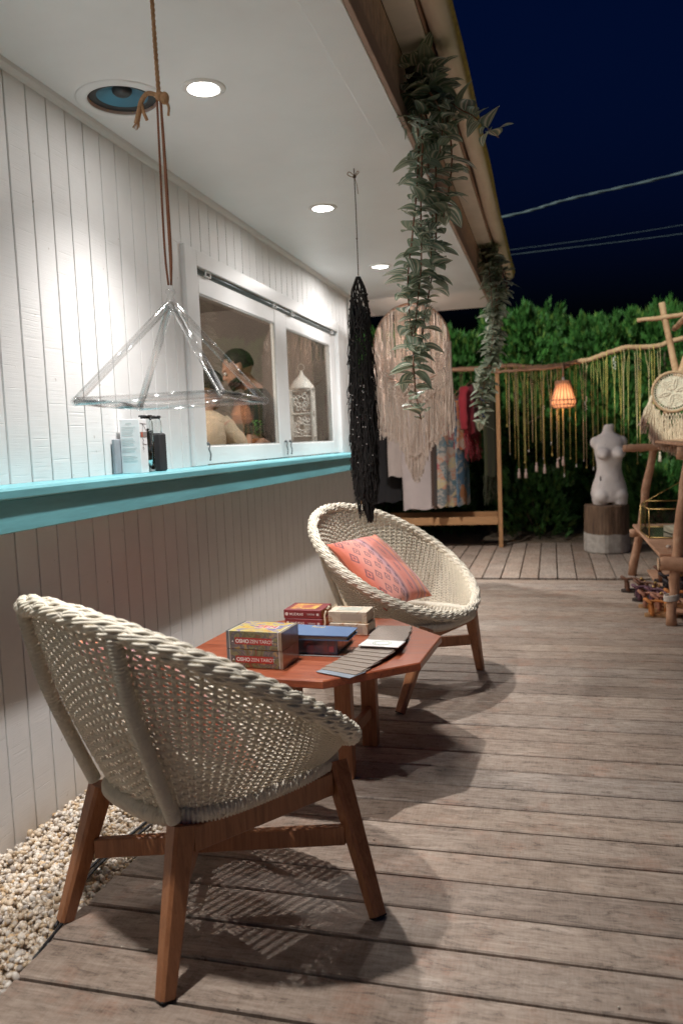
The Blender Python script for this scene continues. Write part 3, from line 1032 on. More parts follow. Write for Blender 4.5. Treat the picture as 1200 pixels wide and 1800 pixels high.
    for sg in (-1, 1):
        t0 = np.pi - sg*.50
        a = rim(np.array([t0]))[0]; bb = base(np.array([np.pi-sg*.62]))[0]
        bb = np.array((-.176, sg*.172, .352))
        a = a + np.array((-.006, 0, -.012))
        midp = (a+bb)/2 + np.array((-.018, sg*.006, .012))
        poles.append(wrapped(smoothpath([a, a*.68+bb*.32+np.array((-.016, sg*.004, .012)), midp, a*.25+bb*.75+np.array((-.010, sg*.003, .004)), bb], 60), .0170, .0085))
    out['poles'] = poles
    return out

def cushion_mesh(name, mat, L=.215, W=.195, T=.062):
    n, m = 41, 41
    U, V_ = np.meshgrid(np.linspace(-1, 1, n), np.linspace(-1, 1, m), indexing='ij')
    pinch = 1 - .05*(1-np.abs(U)**3)*np.abs(V_)**4*1.2
    pinch2 = 1 - .07*(1-np.abs(V_)**3)*np.abs(U)**4
    X = U*L*pinch2; Y = V_*W*pinch
    e = np.clip((1-U**2)*(1-V_**2), 0, 1)**.42
    wr = .0045*np.sin(7*U+2.2*np.sin(3*V_))*np.sin(5*V_+1.1)*(1-e)
    Zt = T*e + wr; Zb = -T*e*.9 + wr
    Vv = np.concatenate([np.stack([X, Y, Zt], -1).reshape(-1, 3), np.stack([X, Y, Zb], -1).reshape(-1, 3)])
    i, j = np.meshgrid(np.arange(n-1), np.arange(m-1), indexing='ij'); a = (i*m+j).ravel()
    Q = np.stack([a, a+m, a+m+1, a+1], 1)
    Q2 = (Q + n*m)[:, ::-1]
    uv = np.tile(np.stack([(U+1)/2, (V_+1)/2], -1).reshape(-1, 2), (2, 1))
    return quads_mesh(name, Vv, np.concatenate([Q, Q2]), mat, True, uv)

def m_cushion():
    t = NT('woven_kilim_print')
    tc = t.n('ShaderNodeTexCoord'); s = t.n('ShaderNodeSeparateXYZ'); t.l(tc.outputs['UV'], s.inputs[0])
    u, v = s.outputs[0], s.outputs[1]
    salmon = (.62, .165, .12); coral = (.66, .14, .07); mauve = (.27, .10, .13); pink = (.66, .25, .20); orange = (.70, .22, .07)
    # stripes run along u, so they depend on v
    stripes = t.ramp(v, [(0.0, coral), (.09, salmon), (.16, pink), (.23, pink), (.30, (.72, .29, .24)), (.36, pink), (.43, (.50, .27, .30)), (.47, mauve), (.50, pink),
                         (.55, salmon), (.67, salmon), (.70, mauve), (.725, salmon), (.80, orange), (.85, mauve), (.875, (.55, .14, .16)), (.90, orange), (.95, coral)], 'LINEAR')
    col = stripes
    fine = t.noise(t.coords('UV', (4, 120, 1), rand=False), 3, 3, .5)
    col = t.mix(t.ramp(fine, [(.40, 0), (.65, .16)]), col, (.80, .42, .32))
    dark = (.085, .045, .075)
    def motif(vc, half, per, off, thick, size):
        # a row of outlined diamonds centred on v = vc
        uu = t.math('SUBTRACT', t.math('FRACT', t.math('ADD', t.math('MULTIPLY', u, per), off)), .5)
        a = t.math('ABSOLUTE', uu)
        b = t.math('DIVIDE', t.math('ABSOLUTE', t.math('SUBTRACT', v, vc)), half)
        d = t.math('ADD', a, t.math('MULTIPLY', b, .5))
        o = t.math('MULTIPLY', t.math('LESS_THAN', d, size), t.math('GREATER_THAN', d, size-thick))
        core = t.math('LESS_THAN', d, size*.28)
        return t.math('MAXIMUM', o, core)
    mk = motif(.09, .07, 4.0, .2, .13, .36)
    for args in ((.20, .055, 5.5, .1, .13, .40), (.30, .05, 6.0, .45, .14, .38), (.385, .045, 7.0, .2, .16, .38), (.45, .03, 7.5, .3, .3, .30),
                 (.60, .042, 4.0, .15, .13, .32), (.78, .036, 4.0, .55, .13, .30), (.93, .035, 5.0, .1, .15, .32)):
        mk = t.math('MAXIMUM', mk, motif(*args))
    worn = t.ramp(t.noise(t.coords('UV', (30, 30, 1), rand=False), 2, 3, .6), [(.35, .45), (.6, .95)])
    col = t.mix(t.math('MULTIPLY', mk, worn), col, dark)
    wv = t.n('ShaderNodeTexWave', wave_type='BANDS', bands_direction='X'); wv.inputs['Scale'].default_value = 60
    t.l(t.coords('UV', rand=False), wv.inputs['Vector'])
    h = t.math('ADD', wv.outputs['Fac'], fine)
    return t.done(col, .85, t.bump(h, .25, .0012), Sheen_Weight=.3)

def build_chairs():
    P = chair_parts()
    def make(label):
        o = empty('lounge_chair', (0, 0, 0), label=label, cat='chair', group='woven lounge chairs at the octagonal table')
        W = bpy.data.objects.new('woven_shell', quads_mesh('woven_shell', *P['weave'], RATTAN)); link(W, o)
        S = bpy.data.objects.new('stake', quads_mesh('stake', *P['stakes'], RATTAN)); link(S, W); tag(S, kind='stuff')
        s = bpy.data.objects.new('woven_seat', quads_mesh('woven_seat', *P['seat'], RATTAN)); link(s, o)
        r = bpy.data.objects.new('plaited_rim', quads_mesh('plaited_rim', *P['rim'], RATTAN)); link(r, o)
        P['core'].build('rim_core', RATTAN, r, smooth=True)
        P['base'].build('wrapped_base', RATTAN, o, smooth=True)
        for b in P['poles']: b.build('back_pole', RATTAN, o, smooth=True)
        feet = {}
        for sg in (-1, 1):
            for nm, top, foot in (('r', (-.158, sg*.172, .337), (-.257, sg*.220, .004)), ('f', (.300, sg*.205, .340), (.257, sg*.375, .004))):
                b = MB(); b.bar(foot, top, .034, .040, up=(1, 0, 0), c=.007, w1=.046, d1=.058)
                l = b.build('leg', TEAK, o)
                f = np.array(foot); d = np.array(top)-f
                pb = MB(); pb.bar(f-d*.012, f+d*.004, .032, .038, up=(1, 0, 0), c=.006); pb.build('foot_pad', BLACKR, l)
                feet[(nm, sg)] = (np.array(top), np.array(foot))
        def at(k, z):
            a, f = feet[k]; u = (z-f[2])/(a[2]-f[2]); return f+(a-f)*u
        for sg in (-1, 1):
            b = MB(); p, q = at(('r', sg), .300), at(('f', sg), .300); d = (q-p)/np.linalg.norm(q-p)
            b.bar(p+d*.029, q-d*.030, .024, .060, c=.003); b.build('side_rail', TEAK, o)
        b = MB(); p, q = at(('f', -1), .305), at(('f', 1), .305); d = (q-p)/np.linalg.norm(q-p)
        b.bar(p+d*.024, q-d*.024, .022, .045, c=.003); b.build('front_rail', TEAK, o)
        z = .178
        p, q = at(('r', 1), z), at(('f', -1), z); d = (q-p)/np.linalg.norm(q-p)
        b = MB(); b.bar(p+d*.026, q-d*.024, .022, .050, c=.003); b.build('stretcher', TEAK, o)
        p, q = at(('r', -1), z), at(('f', 1), z); d = (q-p)/np.linalg.norm(q-p); mid = p + d*(np.linalg.norm(q-p)*.44)
        b = MB(); b.bar(p+d*.026, mid-d*.0125, .022, .050, c=.003); b.bar(mid+d*.0125, q-d*.024, .022, .050, c=.003); b.build('stretcher', TEAK, o)
        return o
    near = make('nearer woven chair with its back to the camera, standing beside the pebbles')
    near.location = (.700, 1.763, .001); near.rotation_euler = (0, 0, 1.069)
    far = copy_tree(near)
    far['label'] = 'farther woven chair facing the deck with a salmon patterned cushion in view'
    far.location = (.841, 3.699, .001); far.rotation_euler = (0, 0, -.385)
    cm = m_cushion()
    me = cushion_mesh('cushion', cm)
    def place(ctr, u, v):
        u = Vector(u).normalized(); v = Vector(v); v = (v - u*v.dot(u)).normalized(); w_ = u.cross(v)
        M = Matrix((u, v, w_)).transposed().to_4x4(); M.translation = ctr
        return M
    o = bpy.data.objects.new('cushion', me); link(o); o.matrix_world = place((.800, 3.60, .565), (.69, -.29, -.66), (.383, .924, 0))
    tag(o, 'salmon striped cushion with dark diamond motifs leaning in the farther chair', 'cushion', 'patterned cushions on the chairs')
    o = bpy.data.objects.new('cushion', me); link(o)
    f = Vector((math.cos(1.069), math.sin(1.069), 0)); l = Vector((-f.y, f.x, 0))
    c = Vector((.700, 1.763, .001)) + f*(-.055) + Vector((0, 0, .545)) + l*.02
    o.matrix_world = place(c, f*.62 + Vector((0, 0, -.78)), l)
    tag(o, 'pink cushion seen through the weave of the nearer chair', 'cushion', 'patterned cushions on the chairs')
build_chairs()

# ------------------------------------------------------------------ table
TC = (.730, 2.761); TZ = .432
def build_table():
    o = empty('octagonal_table', (TC[0], TC[1], 0), R(-3.5), label='low octagonal reddish wooden table between the two woven chairs', cat='table')
    Rr = .471
    def octo(r): return [(r*math.cos(R(22.5+45*k)), r*math.sin(R(22.5+45*k))) for k in range(8)]
    b = MB()
    rings = [(Rr-.004, TZ-.028), (Rr, TZ-.024), (Rr, TZ-.004), (Rr-.004, TZ)]
    V = []
    for r, z in rings: V += [(x, y, z) for x, y in octo(r)]
    F = []
    for i in range(3):
        for k in range(8): F.append((i*8+k, i*8+(k+1) % 8, (i+1)*8+(k+1) % 8, (i+1)*8+k))
    F += [tuple(range(8))[::-1], tuple(range(24, 32))]
    b.add(V, F); b.build('table_top', TABLEW, o)
    legs = [(.155, -.165), (.155, .140), (-.155, -.165), (-.155, .140)]
    lm = MB(); lm.box(-.030, .030, -.019, .019, .002, TZ-.0285, .003); lm = lm.mesh('leg', TEAK)
    for x, y in legs:
        inst(lm, 'leg', o, (x, y, 0))
    for sg in (-1, 1):
        b = MB(); b.box(sg*.155-.012, sg*.155+.012, -.1455, .1205, .115, .160, .003); b.build('stretcher', TEAK, o)
    b = MB(); b.box(-.1425, .1425, -.025, .000, .118, .157, .003); b.build('stretcher', TEAK, o)
build_table()

# ------------------------------------------------------------------ the card boxes, books and cards on the table
WRAP = dict(Coat_Weight=.9, Coat_Roughness=.06)
def m_print(name, stops, scale, rough=.35, dist=1.5, **k):
    t = NT(name); v = t.coords('Object', (1, 1, 1))
    c = t.ramp(t.noise(v, scale, 3, .55, dist), stops)
    cr = t.bump(t.noise(v, 70, 3, .6), .10, .002)
    return t.done(c, rough, cr, **k)
INKW = plain('white_print', (.80, .78, .75), .5, .02)
INKG = plain('gold_print', (.62, .48, .22), .4, .05)
INKD = plain('dark_print', (.06, .05, .06), .5, .05)
def face_M(o, dx=0, dy=0, dz=0):
    """matrix that stands text upright on the -y face of a box"""
    M = Matrix.Rotation(R(90), 4, 'X'); M.translation = (dx, dy, dz); return M
def build_table_things():
    side = m_print('tarot_side_print', [(.30, (.34, .04, .03)), (.40, (.13, .12, .05)), (.48, (.24, .22, .10)), (.54, (.10, .09, .10)), (.60, (.22, .17, .16)), (.68, (.46, .30, .07))], 22, .3, 1.2, **WRAP)
    top = m_print('tarot_top_print', [(.30, (.55, .16, .08)), (.42, (.80, .55, .12)), (.52, (.75, .66, .25)), (.60, (.32, .22, .50)), (.70, (.14, .30, .48)), (.82, (.65, .10, .12))], 17, .3, 2.0, **WRAP)
    end = m_print('tarot_end_print', [(.3, (.24, .15, .09)), (.5, (.30, .22, .15)), (.7, (.36, .30, .24))], 12, .3, .6, **WRAP)
    band = plain('red_spine_band', (.42, .045, .035), .4, .15, 40)
    white = plain('card_white_edge', (.70, .68, .64), .4, .05)
    grey = plain('grey_box_end', (.16, .17, .18), .35, .1, Coat_Weight=.9)
    yaw = math.atan2(2.517-2.534, .683-.469)
    for k in range(2):
        o = empty('card_box', (.469, 2.534, .4005+k*.0655), yaw + (.02 if k == 0 else -.005),
                  label=('lower' if k == 0 else 'upper') + ' of the two stacked zen tarot card boxes on the table', cat='card box', group='stacked tarot card boxes')
        W_, D_, H_ = .213, .150, .0645
        b = MB(); b.box(.012, W_-.012, .0008, D_-.0008, .0008, H_-.0008, .001); b.build('box_body', side, o)
        b = MB(); b.box(.004, W_-.004, .0015, D_-.0015, H_-.0006, H_-.0002); b.build('lid_print', top, o)
        b = MB(); b.box(0, .0115, 0, D_, 0, H_, .001); b.build('box_end', grey, o)
        b = MB(); b.box(W_-.0115, W_, 0, D_, 0, H_, .001); b.build('box_end', end, o)
        b = MB(); b.box(.0118, .0142, -.0006, .0006, .001, H_-.001); b.box(W_-.0142, W_-.0118, -.0006, .0006, .001, H_-.001)
        b.box(.0118, .0138, -.0006, D_, H_-.0004, H_+.0004); b.box(W_-.0138, W_-.0118, -.0006, D_, H_-.0004, H_+.0004)
        b.build('edge_line', white, o)
        b = MB(); b.box(.034, .176, -.0006, .0007, .018, .042); b.build('title_band', band, o)
        text_mesh('title', 'OSHO', .0185, INKW, o, face_M(o, .037, -.0008, .0235), bold=.0007)
        text_mesh('title', 'ZEN TAROT', .0175, INKW, o, face_M(o, .092, -.0008, .0238), spacing=.93)
        b = MB(); b.prism([(.022, .0255), (.0285, .0255), (.02525, .032)], -.0006, .0004, axis=1); b.build('mark', INKW, o)
        if k == 1:
            M = Matrix.Translation((.085, .062, H_+.0003))
            text_mesh('lid_title', 'ZEN', .042, plain('crimson_print', (.55, .03, .05), .4), o, M, bold=.001)
            text_mesh('lid_title', 'ZEN', .042, INKW, o, Matrix.Translation((.0865, .0605, H_+.0001)), bold=.0022)
    # clear acrylic strip in front of the blue box
    b = MB(); b.box(.0, .22, 0, .012, .4003, .4032, .0008)
    t = NT('clear_acrylic'); m = t.done((.92, .90, .88), .08, None, Transmission_Weight=.7, IOR=1.3)
    s = b.build('acrylic_strip', m, None, loc=(.655, 2.700, 0), rz=-.03)
    tag(s, 'clear acrylic strip lying in front of the blue wrapped box', 'strip')
    # blue wrapped box and the blue book on it
    blue = m_print('blue_black_print', [(.35, (.045, .075, .14)), (.6, (.035, .05, .085)), (.72, (.14, .045, .06))], 11, .25, .8, **WRAP)
    o = empty('wrapped_box', (.640, 2.722, .4004), -.01, label='dark blue shrink-wrapped box under the flat blue book', cat='box')
    b = MB(); b.box(0, .182, 0, .215, 0, .0575, .0022); b.build('box_body', blue, o)
    b = MB(); b.box(.150, .168, -.0007, .0008, .012, .032); b.build('crest', plain('crest_print', (.30, .07, .09), .4), o)
    film = m_glass_sheet('shrink_film', (.98, .98, .99))
    V = []; n_ = 14
    b = MB()
    for s_ in range(3):
        x = .183
        b.tube(smoothpath([(x+.001, .01+.06*s_, .002), (x+.004, .03+.06*s_, .03), (x+.001, .02+.06*s_, .056)], 8), .0018, 4)
    b.build('film_fold', film, o, smooth=True)
    o = empty('blue_book', (.672, 2.703, .4585), .0, label='flat blue cloth book lying across the dark wrapped box', cat='book')
    M_ = Matrix(((1, 0), (0, 1)))
    pts = [(0, 0), (.196, -.003), (.200, .130), (-.140, .176)]
    b = MB(); b.prism(pts, 0, .0035); b.prism(pts, .0155, .019); b.build('cover', plain('blue_book_cloth', (.085, .155, .30), .55, .1, 40, bump=.3, bscale=500), o)
    pts2 = [(-.001, .005), (.190, .002), (.194, .126), (-.136, .169)]
    b = MB(); b.prism(pts2, .0036, .0154); b.build('page_block', plain('page_paper', (.22, .17, .13), .8, .3, 60, stretch=(1, 1, 30)), o)
    text_mesh('cover_title', 'Ruzl', .030, INKG, o, Matrix.Translation((.022, .118, .0192)) @ Matrix.Rotation(-.08, 4, 'Z'), bold=.0003)
    # maroon boxes
    mar = plain('maroon_card', (.24, .040, .048), .42, .2, 25, Coat_Weight=.3)
    mart = m_print('maroon_lid_print', [(.3, (.36, .07, .06)), (.44, (.55, .22, .08)), (.54, (.68, .48, .10)), (.66, (.42, .16, .10)), (.8, (.30, .16, .26))], 16, .4, 1.0)
    for k in range(2):
        o = empty('card_box', (.481-.004*k, 3.128, .4004+k*.0382), -.07+.03*k, label=('lower' if k == 0 else 'upper') + ' of the two maroon boxes stacked behind the tarot boxes', cat='card box', group='stacked maroon boxes')
        b = MB(); b.box(0, .168, 0, .142, 0, .0375, .0018); b.build('box_body', mar, o)
        if k == 1:
            b = MB(); b.box(.022, .135, .022, .122, .0372, .0378); b.build('lid_print', mart, o)
        b = MB(); b.box(.1675, .1685, .006, .138, .004, .034); b.build('page_edge', plain('tan_card_edge', (.42, .28, .15), .7) if 'tan_card_edge' not in bpy.data.materials else bpy.data.materials['tan_card_edge'], o)
        text_mesh('title', 'MUDRAS', .0155, INKW, o, face_M(o, .026, -.0006, .0135), bold=.0002)
        b = MB(); b.box(.105, .138, -.0006, .0004, .0165, .0178); b.box(.105, .138, -.0006, .0004, .0205, .0214)
        b.box(.147, .157, -.0006, .0004, .0135, .0235); b.build('spine_line', INKW, o)
        b = MB(); b.lathe([(.0075, -.0005), (.0075, .0004)], 12); e = b.build('emblem', INKW, o); e.matrix_local = face_M(o, .0135, 0, .019)
    # cream boxes with tan print
    t = NT('cream_map_print'); v = t.coords('Object')
    c = t.ramp(t.noise(v, 16, 5, .6, 1.0), [(.38, (.58, .48, .36)), (.52, (.66, .58, .46)), (.60, (.45, .24, .12)), (.66, (.62, .53, .41)), (.8, (.25, .26, .25))])
    crm = t.done(c, .5)
    for k in range(2):
        o = empty('card_box', (.700+.005*(1-k), 3.034-.006*(1-k), .4004+k*.0468), -.03-.05*(1-k), label=('lower' if k == 0 else 'upper') + ' of the two cream boxes stacked beside the maroon ones', cat='card box', group='stacked cream boxes')
        b = MB(); b.box(0, .163, 0, .105, 0, .0455, .002); b.build('box_body', crm, o)
        b = MB(); b.box(.052, .142, -.0006, .0004, .010, .036); b.build('title_panel', plain('buff_panel', (.50, .42, .34), .5, .1) if 'buff_panel' not in bpy.data.materials else bpy.data.materials['buff_panel'], o)
        if k == 1:
            b = MB(); b.box(.030, .13, .022, .085, .0452, .0459); b.build('lid_panel', plain('grey_green_panel', (.44, .45, .38), .5, .25, 60), o)
    # ribbon bow beside the cream boxes
    b = MB(); b.tube(smoothpath([(.688, 3.05, .49), (.683, 3.042, .47), (.686, 3.036, .445), (.682, 3.03, .415)], 10), .0045, 5)
    b.ball((.684, 3.03, .408), .006, 7, 5); b.tube(smoothpath([(.69, 3.055, .495), (.70, 3.06, .507), (.694, 3.06, .497)], 8), .005, 5)
    tag(b.build('ribbon_tie', plain('cream_ribbon', (.62, .50, .36), .6), None, smooth=True), 'cream ribbon hanging between the maroon and the cream boxes', 'ribbon')
    # fan of face-down cards
    t = NT('striped_card_back'); s = t.n('ShaderNodeSeparateXYZ'); tc = t.n('ShaderNodeTexCoord'); t.l(tc.outputs['Object'], s.inputs[0])
    f_ = t.math('FRACT', t.math('MULTIPLY', s.outputs[1], 110.0))
    c = t.ramp(f_, [(.0, (.30, .235, .185)), (.45, (.36, .29, .235)), (.5, (.12, .105, .10)), (.8, (.15, .125, .115)), (.86, (.30, .24, .19))])
    cb = t.done(c, .5, None)
    edge = plain('card_edge', (.42, .28, .16), .7)
    greyc = plain('grey_blue_card', (.25, .29, .34), .45)
    whitec = plain('white_card_face', (.78, .78, .77), .35)
    # card mid-line points from the fan's front to its back, with the yaw of each
    path = smoothpath([(.885, 2.512, 0), (.905, 2.575, 0), (.930, 2.650, 0), (.952, 2.715, 0), (.966, 2.80, 0), (.965, 2.895, 0), (.958, 2.975, 0), (.955, 3.06, 0), (.945, 3.125, 0)], 17)
    yaws = np.interp(np.linspace(0, 1, 17), [0, .2, .45, .6, .8, 1], [-.40, -.33, -.22, -.12, -.04, .02])
    lm = MB(); lm.box(-.073, .073, -.045, .045, 0, .0022, .0006); cm_ = lm.mesh('card', [cb])
    gm = MB(); gm.box(-.073, .073, -.045, .045, 0, .0022, .0006); gm_ = gm.mesh('card', [greyc])
    for i, (p, a) in enumerate(zip(path, yaws)):
        z = .4006 + .0026*i*(1 if i < 9 else 1)
        z = .4006 + .0011*i
        tilt = .035
        o = bpy.data.objects.new('card', gm_ if i == 0 else cm_); link(o)
        o.matrix_world = Matrix.Translation((p[0]+random.uniform(-.004, .004), p[1], .4022+.0021*(i if i < 10 else max(0, 17-i)))) @ Matrix.Rotation(a+random.uniform(-.03, .03), 4, 'Z') @ Matrix.Rotation(-.018, 4, 'X')
        tag(o, '%s striped card counted from the near end of the fan on the table' % ORD[i-1] if i else 'grey-blue card lying lowest at the near end of the card fan', 'card', 'cards fanned out on the table')
    o = empty('white_card', (0, 0, 0), label='white card with a faint green wreath lying face up on the card fan', cat='card')
    b = MB(); b.box(-.076, .076, -.048, .048, 0, .004, .0012); f_ = b.build('card_face', whitec, o)
    b = MB()
    for rr in (.033, .026): b.ring([(rr, .0040), (rr+.002, .0040), (rr+.002, .0046), (rr, .0046)], 28)
    b.build('wreath', plain('pale_green_print', (.45, .55, .42), .5), o)
    o.matrix_world = Matrix.Translation((.972, 2.795, .4265)) @ Matrix.Rotation(-.10, 4, 'Z') @ Matrix.Rotation(-.03, 4, 'X')
_before = set(bpy.data.objects)
build_table_things()
def settle_on_table():
    # the things were laid out on a board 0.400 high; carry them to the table's own height
    k = .9587
    S = Matrix.Translation((1.586*(1-k), 0, TZ-.400*k)) @ Matrix.Scale(k, 4)
    for o in set(bpy.data.objects) - _before:
        if o.parent is None: o.matrix_basis = S @ o.matrix_basis
settle_on_table()
# ------------------------------------------------------------------ crystal pyramid on its rope
def build_pyramid():
    GL = m_glass_sheet('clear_crystal', (1, 1, 1), .11, .09)
    ctr = np.array((.610, 1.975)); zb, za = 1.303, 1.565
    o = empty('crystal_pyramid', (ctr[0], ctr[1], za+.03), label='clear crystal tube pyramid hanging from leather cords and a rope', cat='pyramid')
    a = R(5); e = np.array((math.cos(a), math.sin(a))); g = np.array((-math.sin(a), math.cos(a)))
    h = .192
    Z0 = za+.03
    cs = [np.array((*(h*(i*e+j*g)), zb-Z0)) for i, j in ((-1, -1), (1, -1), (1, 1), (-1, 1))]
    ap = np.array((0, 0, za-Z0))
    def hollow(b, p, q):
        p, q = np.array(p), np.array(q)
        b.tube([p, q], .0105, 16)
        b.tube([q-(q-p)*.01, p+(q-p)*.01], .0080, 16)
    for k in range(4):
        b = MB(); hollow(b, cs[k], cs[(k+1) % 4]); b.build('base_tube', GL, o, smooth=True)
        b = MB(); hollow(b, cs[k]*.985+ap*.015, ap*.97+cs[k]*.03); b.build('slope_tube', GL, o, smooth=True)
        b = MB(); b.ball(cs[k], .0125, 14, 10); b.build('corner_knob', GL, o, smooth=True)
    b = MB(); b.lathe([(.0, -.030), (.012, -.026), (.016, -.012), (.012, .004), (.008, .010), (.009, .016), (.014, .022), (.012, .030), (0, .032)], 18, (0, 0, za-Z0+.004))
    b.build('apex_knob', GL, o, smooth=True)
    leather = plain('brown_leather_cord', (.26, .095, .04), .55, .3, 40, bump=.3, bscale=200)
    zk = 2.095-Z0
    for i, (dx, dy) in enumerate(((-.007, 0), (.002, .005), (.008, -.003))):
        b = MB(); b.tube(smoothpath([(dx*.6, dy, .016), (dx*1.3, dy, .10), (dx*1.2, dy, .30), (dx*.8, dy, zk)], 16), .0032, 6); b.build('leather_cord', leather, o, smooth=True)
    jute = plain('jute_rope', (.48, .27, .14), .9, .35, 60, bump=.8, bscale=260, dist=.003)
    # three-ply twisted rope to the ceiling
    z1 = CZ - Z0
    zz = np.linspace(zk-.01, z1, 90)
    b = MB()
    for k in range(3):
        ph = 2*np.pi*k/3 + zz*150
        b.tube(np.stack([.0028*np.cos(ph)+.003*np.sin(zz*6), .0028*np.sin(ph), zz], 1), .0031, 6)
    b.build('rope', jute, o, smooth=True)
    b = MB()
    b.ball((.002, 0, zk), (.013, .011, .012), 10, 7); b.ball((.017, -.002, zk-.008), (.013, .010, .016), 10, 7)
    b.tube(smoothpath([(-.004, 0, zk+.004), (-.030, -.004, zk+.010), (-.048, -.006, zk-.008), (-.056, -.006, zk-.032), (-.066, -.006, zk-.062)], 22), np.linspace(.0055, .0075, 22), 7)
    b.tube(smoothpath([(-.048, -.006, zk-.012), (-.044, -.004, zk-.036), (-.036, -.004, zk-.056)], 14), .0045, 6)
    for k in range(14):
        s = random.uniform(-.01, .01)
        b.tube([(-.060+s*.4, -.006, zk-.055), (-.068+s, -.006+s*.3, zk-.080+abs(s))], .0009, 3)
    b.tube(smoothpath([(.010, 0, zk-.004), (.026, 0, zk-.028), (.024, 0, zk-.052)], 10), .0036, 6)
    b.build('rope_knot', jute, o, smooth=True)
build_pyramid()

# ------------------------------------------------------------------ things on the teal shelf
def build_shelf_things():
    cw = plain('white_carton', (.80, .81, .82), .4, .04, 10)
    pale = plain('pale_print', (.60, .66, .66), .5, .05)
    ink = plain('script_ink', (.13, .09, .10), .5)
    z = 1.0885
    o = empty('carton', (.020, 2.680, z), 0.0, label='tall white carton with a dark script name standing on the shelf', cat='carton')
    b = MB(); b.box(0, .082, 0, .056, 0, .203, .0012); b.build('box_body', cw, o)
    b = MB()
    for k, zz in enumerate(np.linspace(.045, .172, 22)):
        if k in (4, 5, 9, 15): continue
        b.box(.008, .008+.062*random.uniform(.7, 1), -.0005, .0004, zz, zz+.0028)
    b.box(.026, .050, -.0005, .0004, .184, .190)
    b.build('small_print', pale, o)
    # script running down the face that looks to the deck: strokes as thin raised lines
    def P(y, zz): return (.0823, y, zz)
    b = MB()
    for pts in ([(.006, .186), (.050, .184)], [(.026, .185), (.020, .150)], [(.026, .184), (.052, .158)], [(.020, .132), (.024, .120), (.030, .128), (.024, .112), (.022, .096), (.028, .090), (.020, .086)],
                [(.026, .110), (.044, .106), (.050, .109)], [(.018, .118), (.021, .100), (.017, .092)]):
        b.tube(smoothpath([P(*q) for q in pts], 10), .0009, 4)
    b.ball(P(.024, .079), .0013, 6, 4)
    b.build('script_name', ink, o)
    b = MB(); b.box(.0815, .0826, .002, .054, .134, .154); b.build('grey_band', plain('grey_band', (.26, .22, .21), .5), o)
    b = MB(); b.box(.0822, .0832, .010, .022, .135, .153); b.build('red_mark', plain('red_mark', (.50, .10, .05), .5), o)
    # grey slab behind
    b = MB(); b.box(.006, .018, 2.640, 2.690, z, z+.130, .002)
    tag(b.build('slate_slab', plain('grey_slate', (.30, .32, .35), .5), None), 'thin grey slab leaning on the wall behind the white carton', 'slab')
    t = NT('flask_glass'); GL = t.done((.96, .98, .98), .02, None, Transmission_Weight=1.0, IOR=1.45)
    o = empty('glass_bottle', (.078, 2.775, z), label='slim clear glass bottle with a dark stopper beside the white carton', cat='bottle')
    b = MB(); b.lathe([(.0, .002), (.026, .002), (.027, .008), (.027, .19), (.022, .205), (.018, .210), (.018, .214), (.024, .200), (.0245, .01), (0, .008)], 26); b.build('bottle_glass', GL, o, smooth=True)
    b = MB(); b.lathe([(0, .045), (.020, .045), (.021, .070), (.012, .080), (.010, .160), (.013, .166), (0, .168)], 20); b.build('inner_tube', plain('bottle_dark_insert', (.10, .085, .065), .5, .2), o, smooth=True)
    b = MB(); b.lathe([(.0265, .213), (.0265, .219), (0, .2195)], 24); b.lathe([(.0, .2125), (.0265, .213)], 24); b.build('bottle_cap', plain('black_cap', (.03, .03, .032), .35), o, smooth=True)
    o = empty('sleeve_bottle', (.070, 2.870, z), label='glass bottle in a black fabric sleeve, nearest the window on the shelf', cat='bottle')
    b = MB(); b.box(-.030, .030, -.026, .026, .0, .150, .006); b.build('sleeve', plain('black_neoprene', (.022, .022, .024), .75, .2, 40, bump=.3, bscale=400), o)
    b = MB(); b.lathe([(.0225, .1505), (.0225, .195), (.018, .205), (.018, .210), (.0165, .205), (.0205, .194), (.0205, .1505)], 24); b.build('bottle_glass', GL, o, smooth=True)
    b = MB(); b.lathe([(0, .2105), (.021, .2105), (.021, .2195), (0, .220)], 24); b.build('bottle_cap', bpy.data.materials['black_cap'], o, smooth=True)
build_shelf_things()

# ------------------------------------------------------------------ trailing striped-leaf vines at the eave
def m_vine_leaf():
    t = NT('striped_vine_leaf')
    tc = t.n('ShaderNodeTexCoord'); s = t.n('ShaderNodeSeparateXYZ'); t.l(tc.outputs['UV'], s.inputs[0])
    v = s.outputs[1]; rnd = t.rand()
    n = t.noise(t.coords('UV', (3, 14, 1)), 2.5, 4, .6)
    vv = t.math('ADD', v, t.math('MULTIPLY', t.math('SUBTRACT', n, .5), .10))
    g = (.32, .42, .32); gd = (.20, .30, .21); c = (.90, .86, .74); cy = (.78, .72, .52)
    stripes = t.ramp(vv, [(.0, gd), (.14, g), (.20, c), (.27, c), (.31, g), (.42, gd), (.465, c), (.52, (.40, .30, .22)), (.55, gd), (.68, g), (.74, cy), (.80, c), (.86, g), (1, gd)])
    plainl = t.ramp(vv, [(.0, (.60, .58, .42)), (.10, gd), (.35, g), (.48, (.36, .40, .26)), (.52, g), (.90, gd), (1, (.60, .58, .42))])
    col = t.mix(t.ramp(rnd, [(.62, 0.0), (.86, .75)]), stripes, plainl)
    col = t.mix(t.ramp(n, [(.45, 0), (.8, .30)]), col, (.50, .34, .24))
    m = t.done(col, .42, t.bump(n, .15, .001), Coat_Weight=.25)
    tl = t.n('ShaderNodeBsdfTranslucent'); t.l(col, tl.inputs[0]); mx = t.n('ShaderNodeMixShader'); mx.inputs[0].default_value = .48
    t.l(t.b.outputs[0], mx.inputs[1]); t.l(tl.outputs[0], mx.inputs[2]); t.l(mx.outputs[0], t.out.inputs[0])
    return m

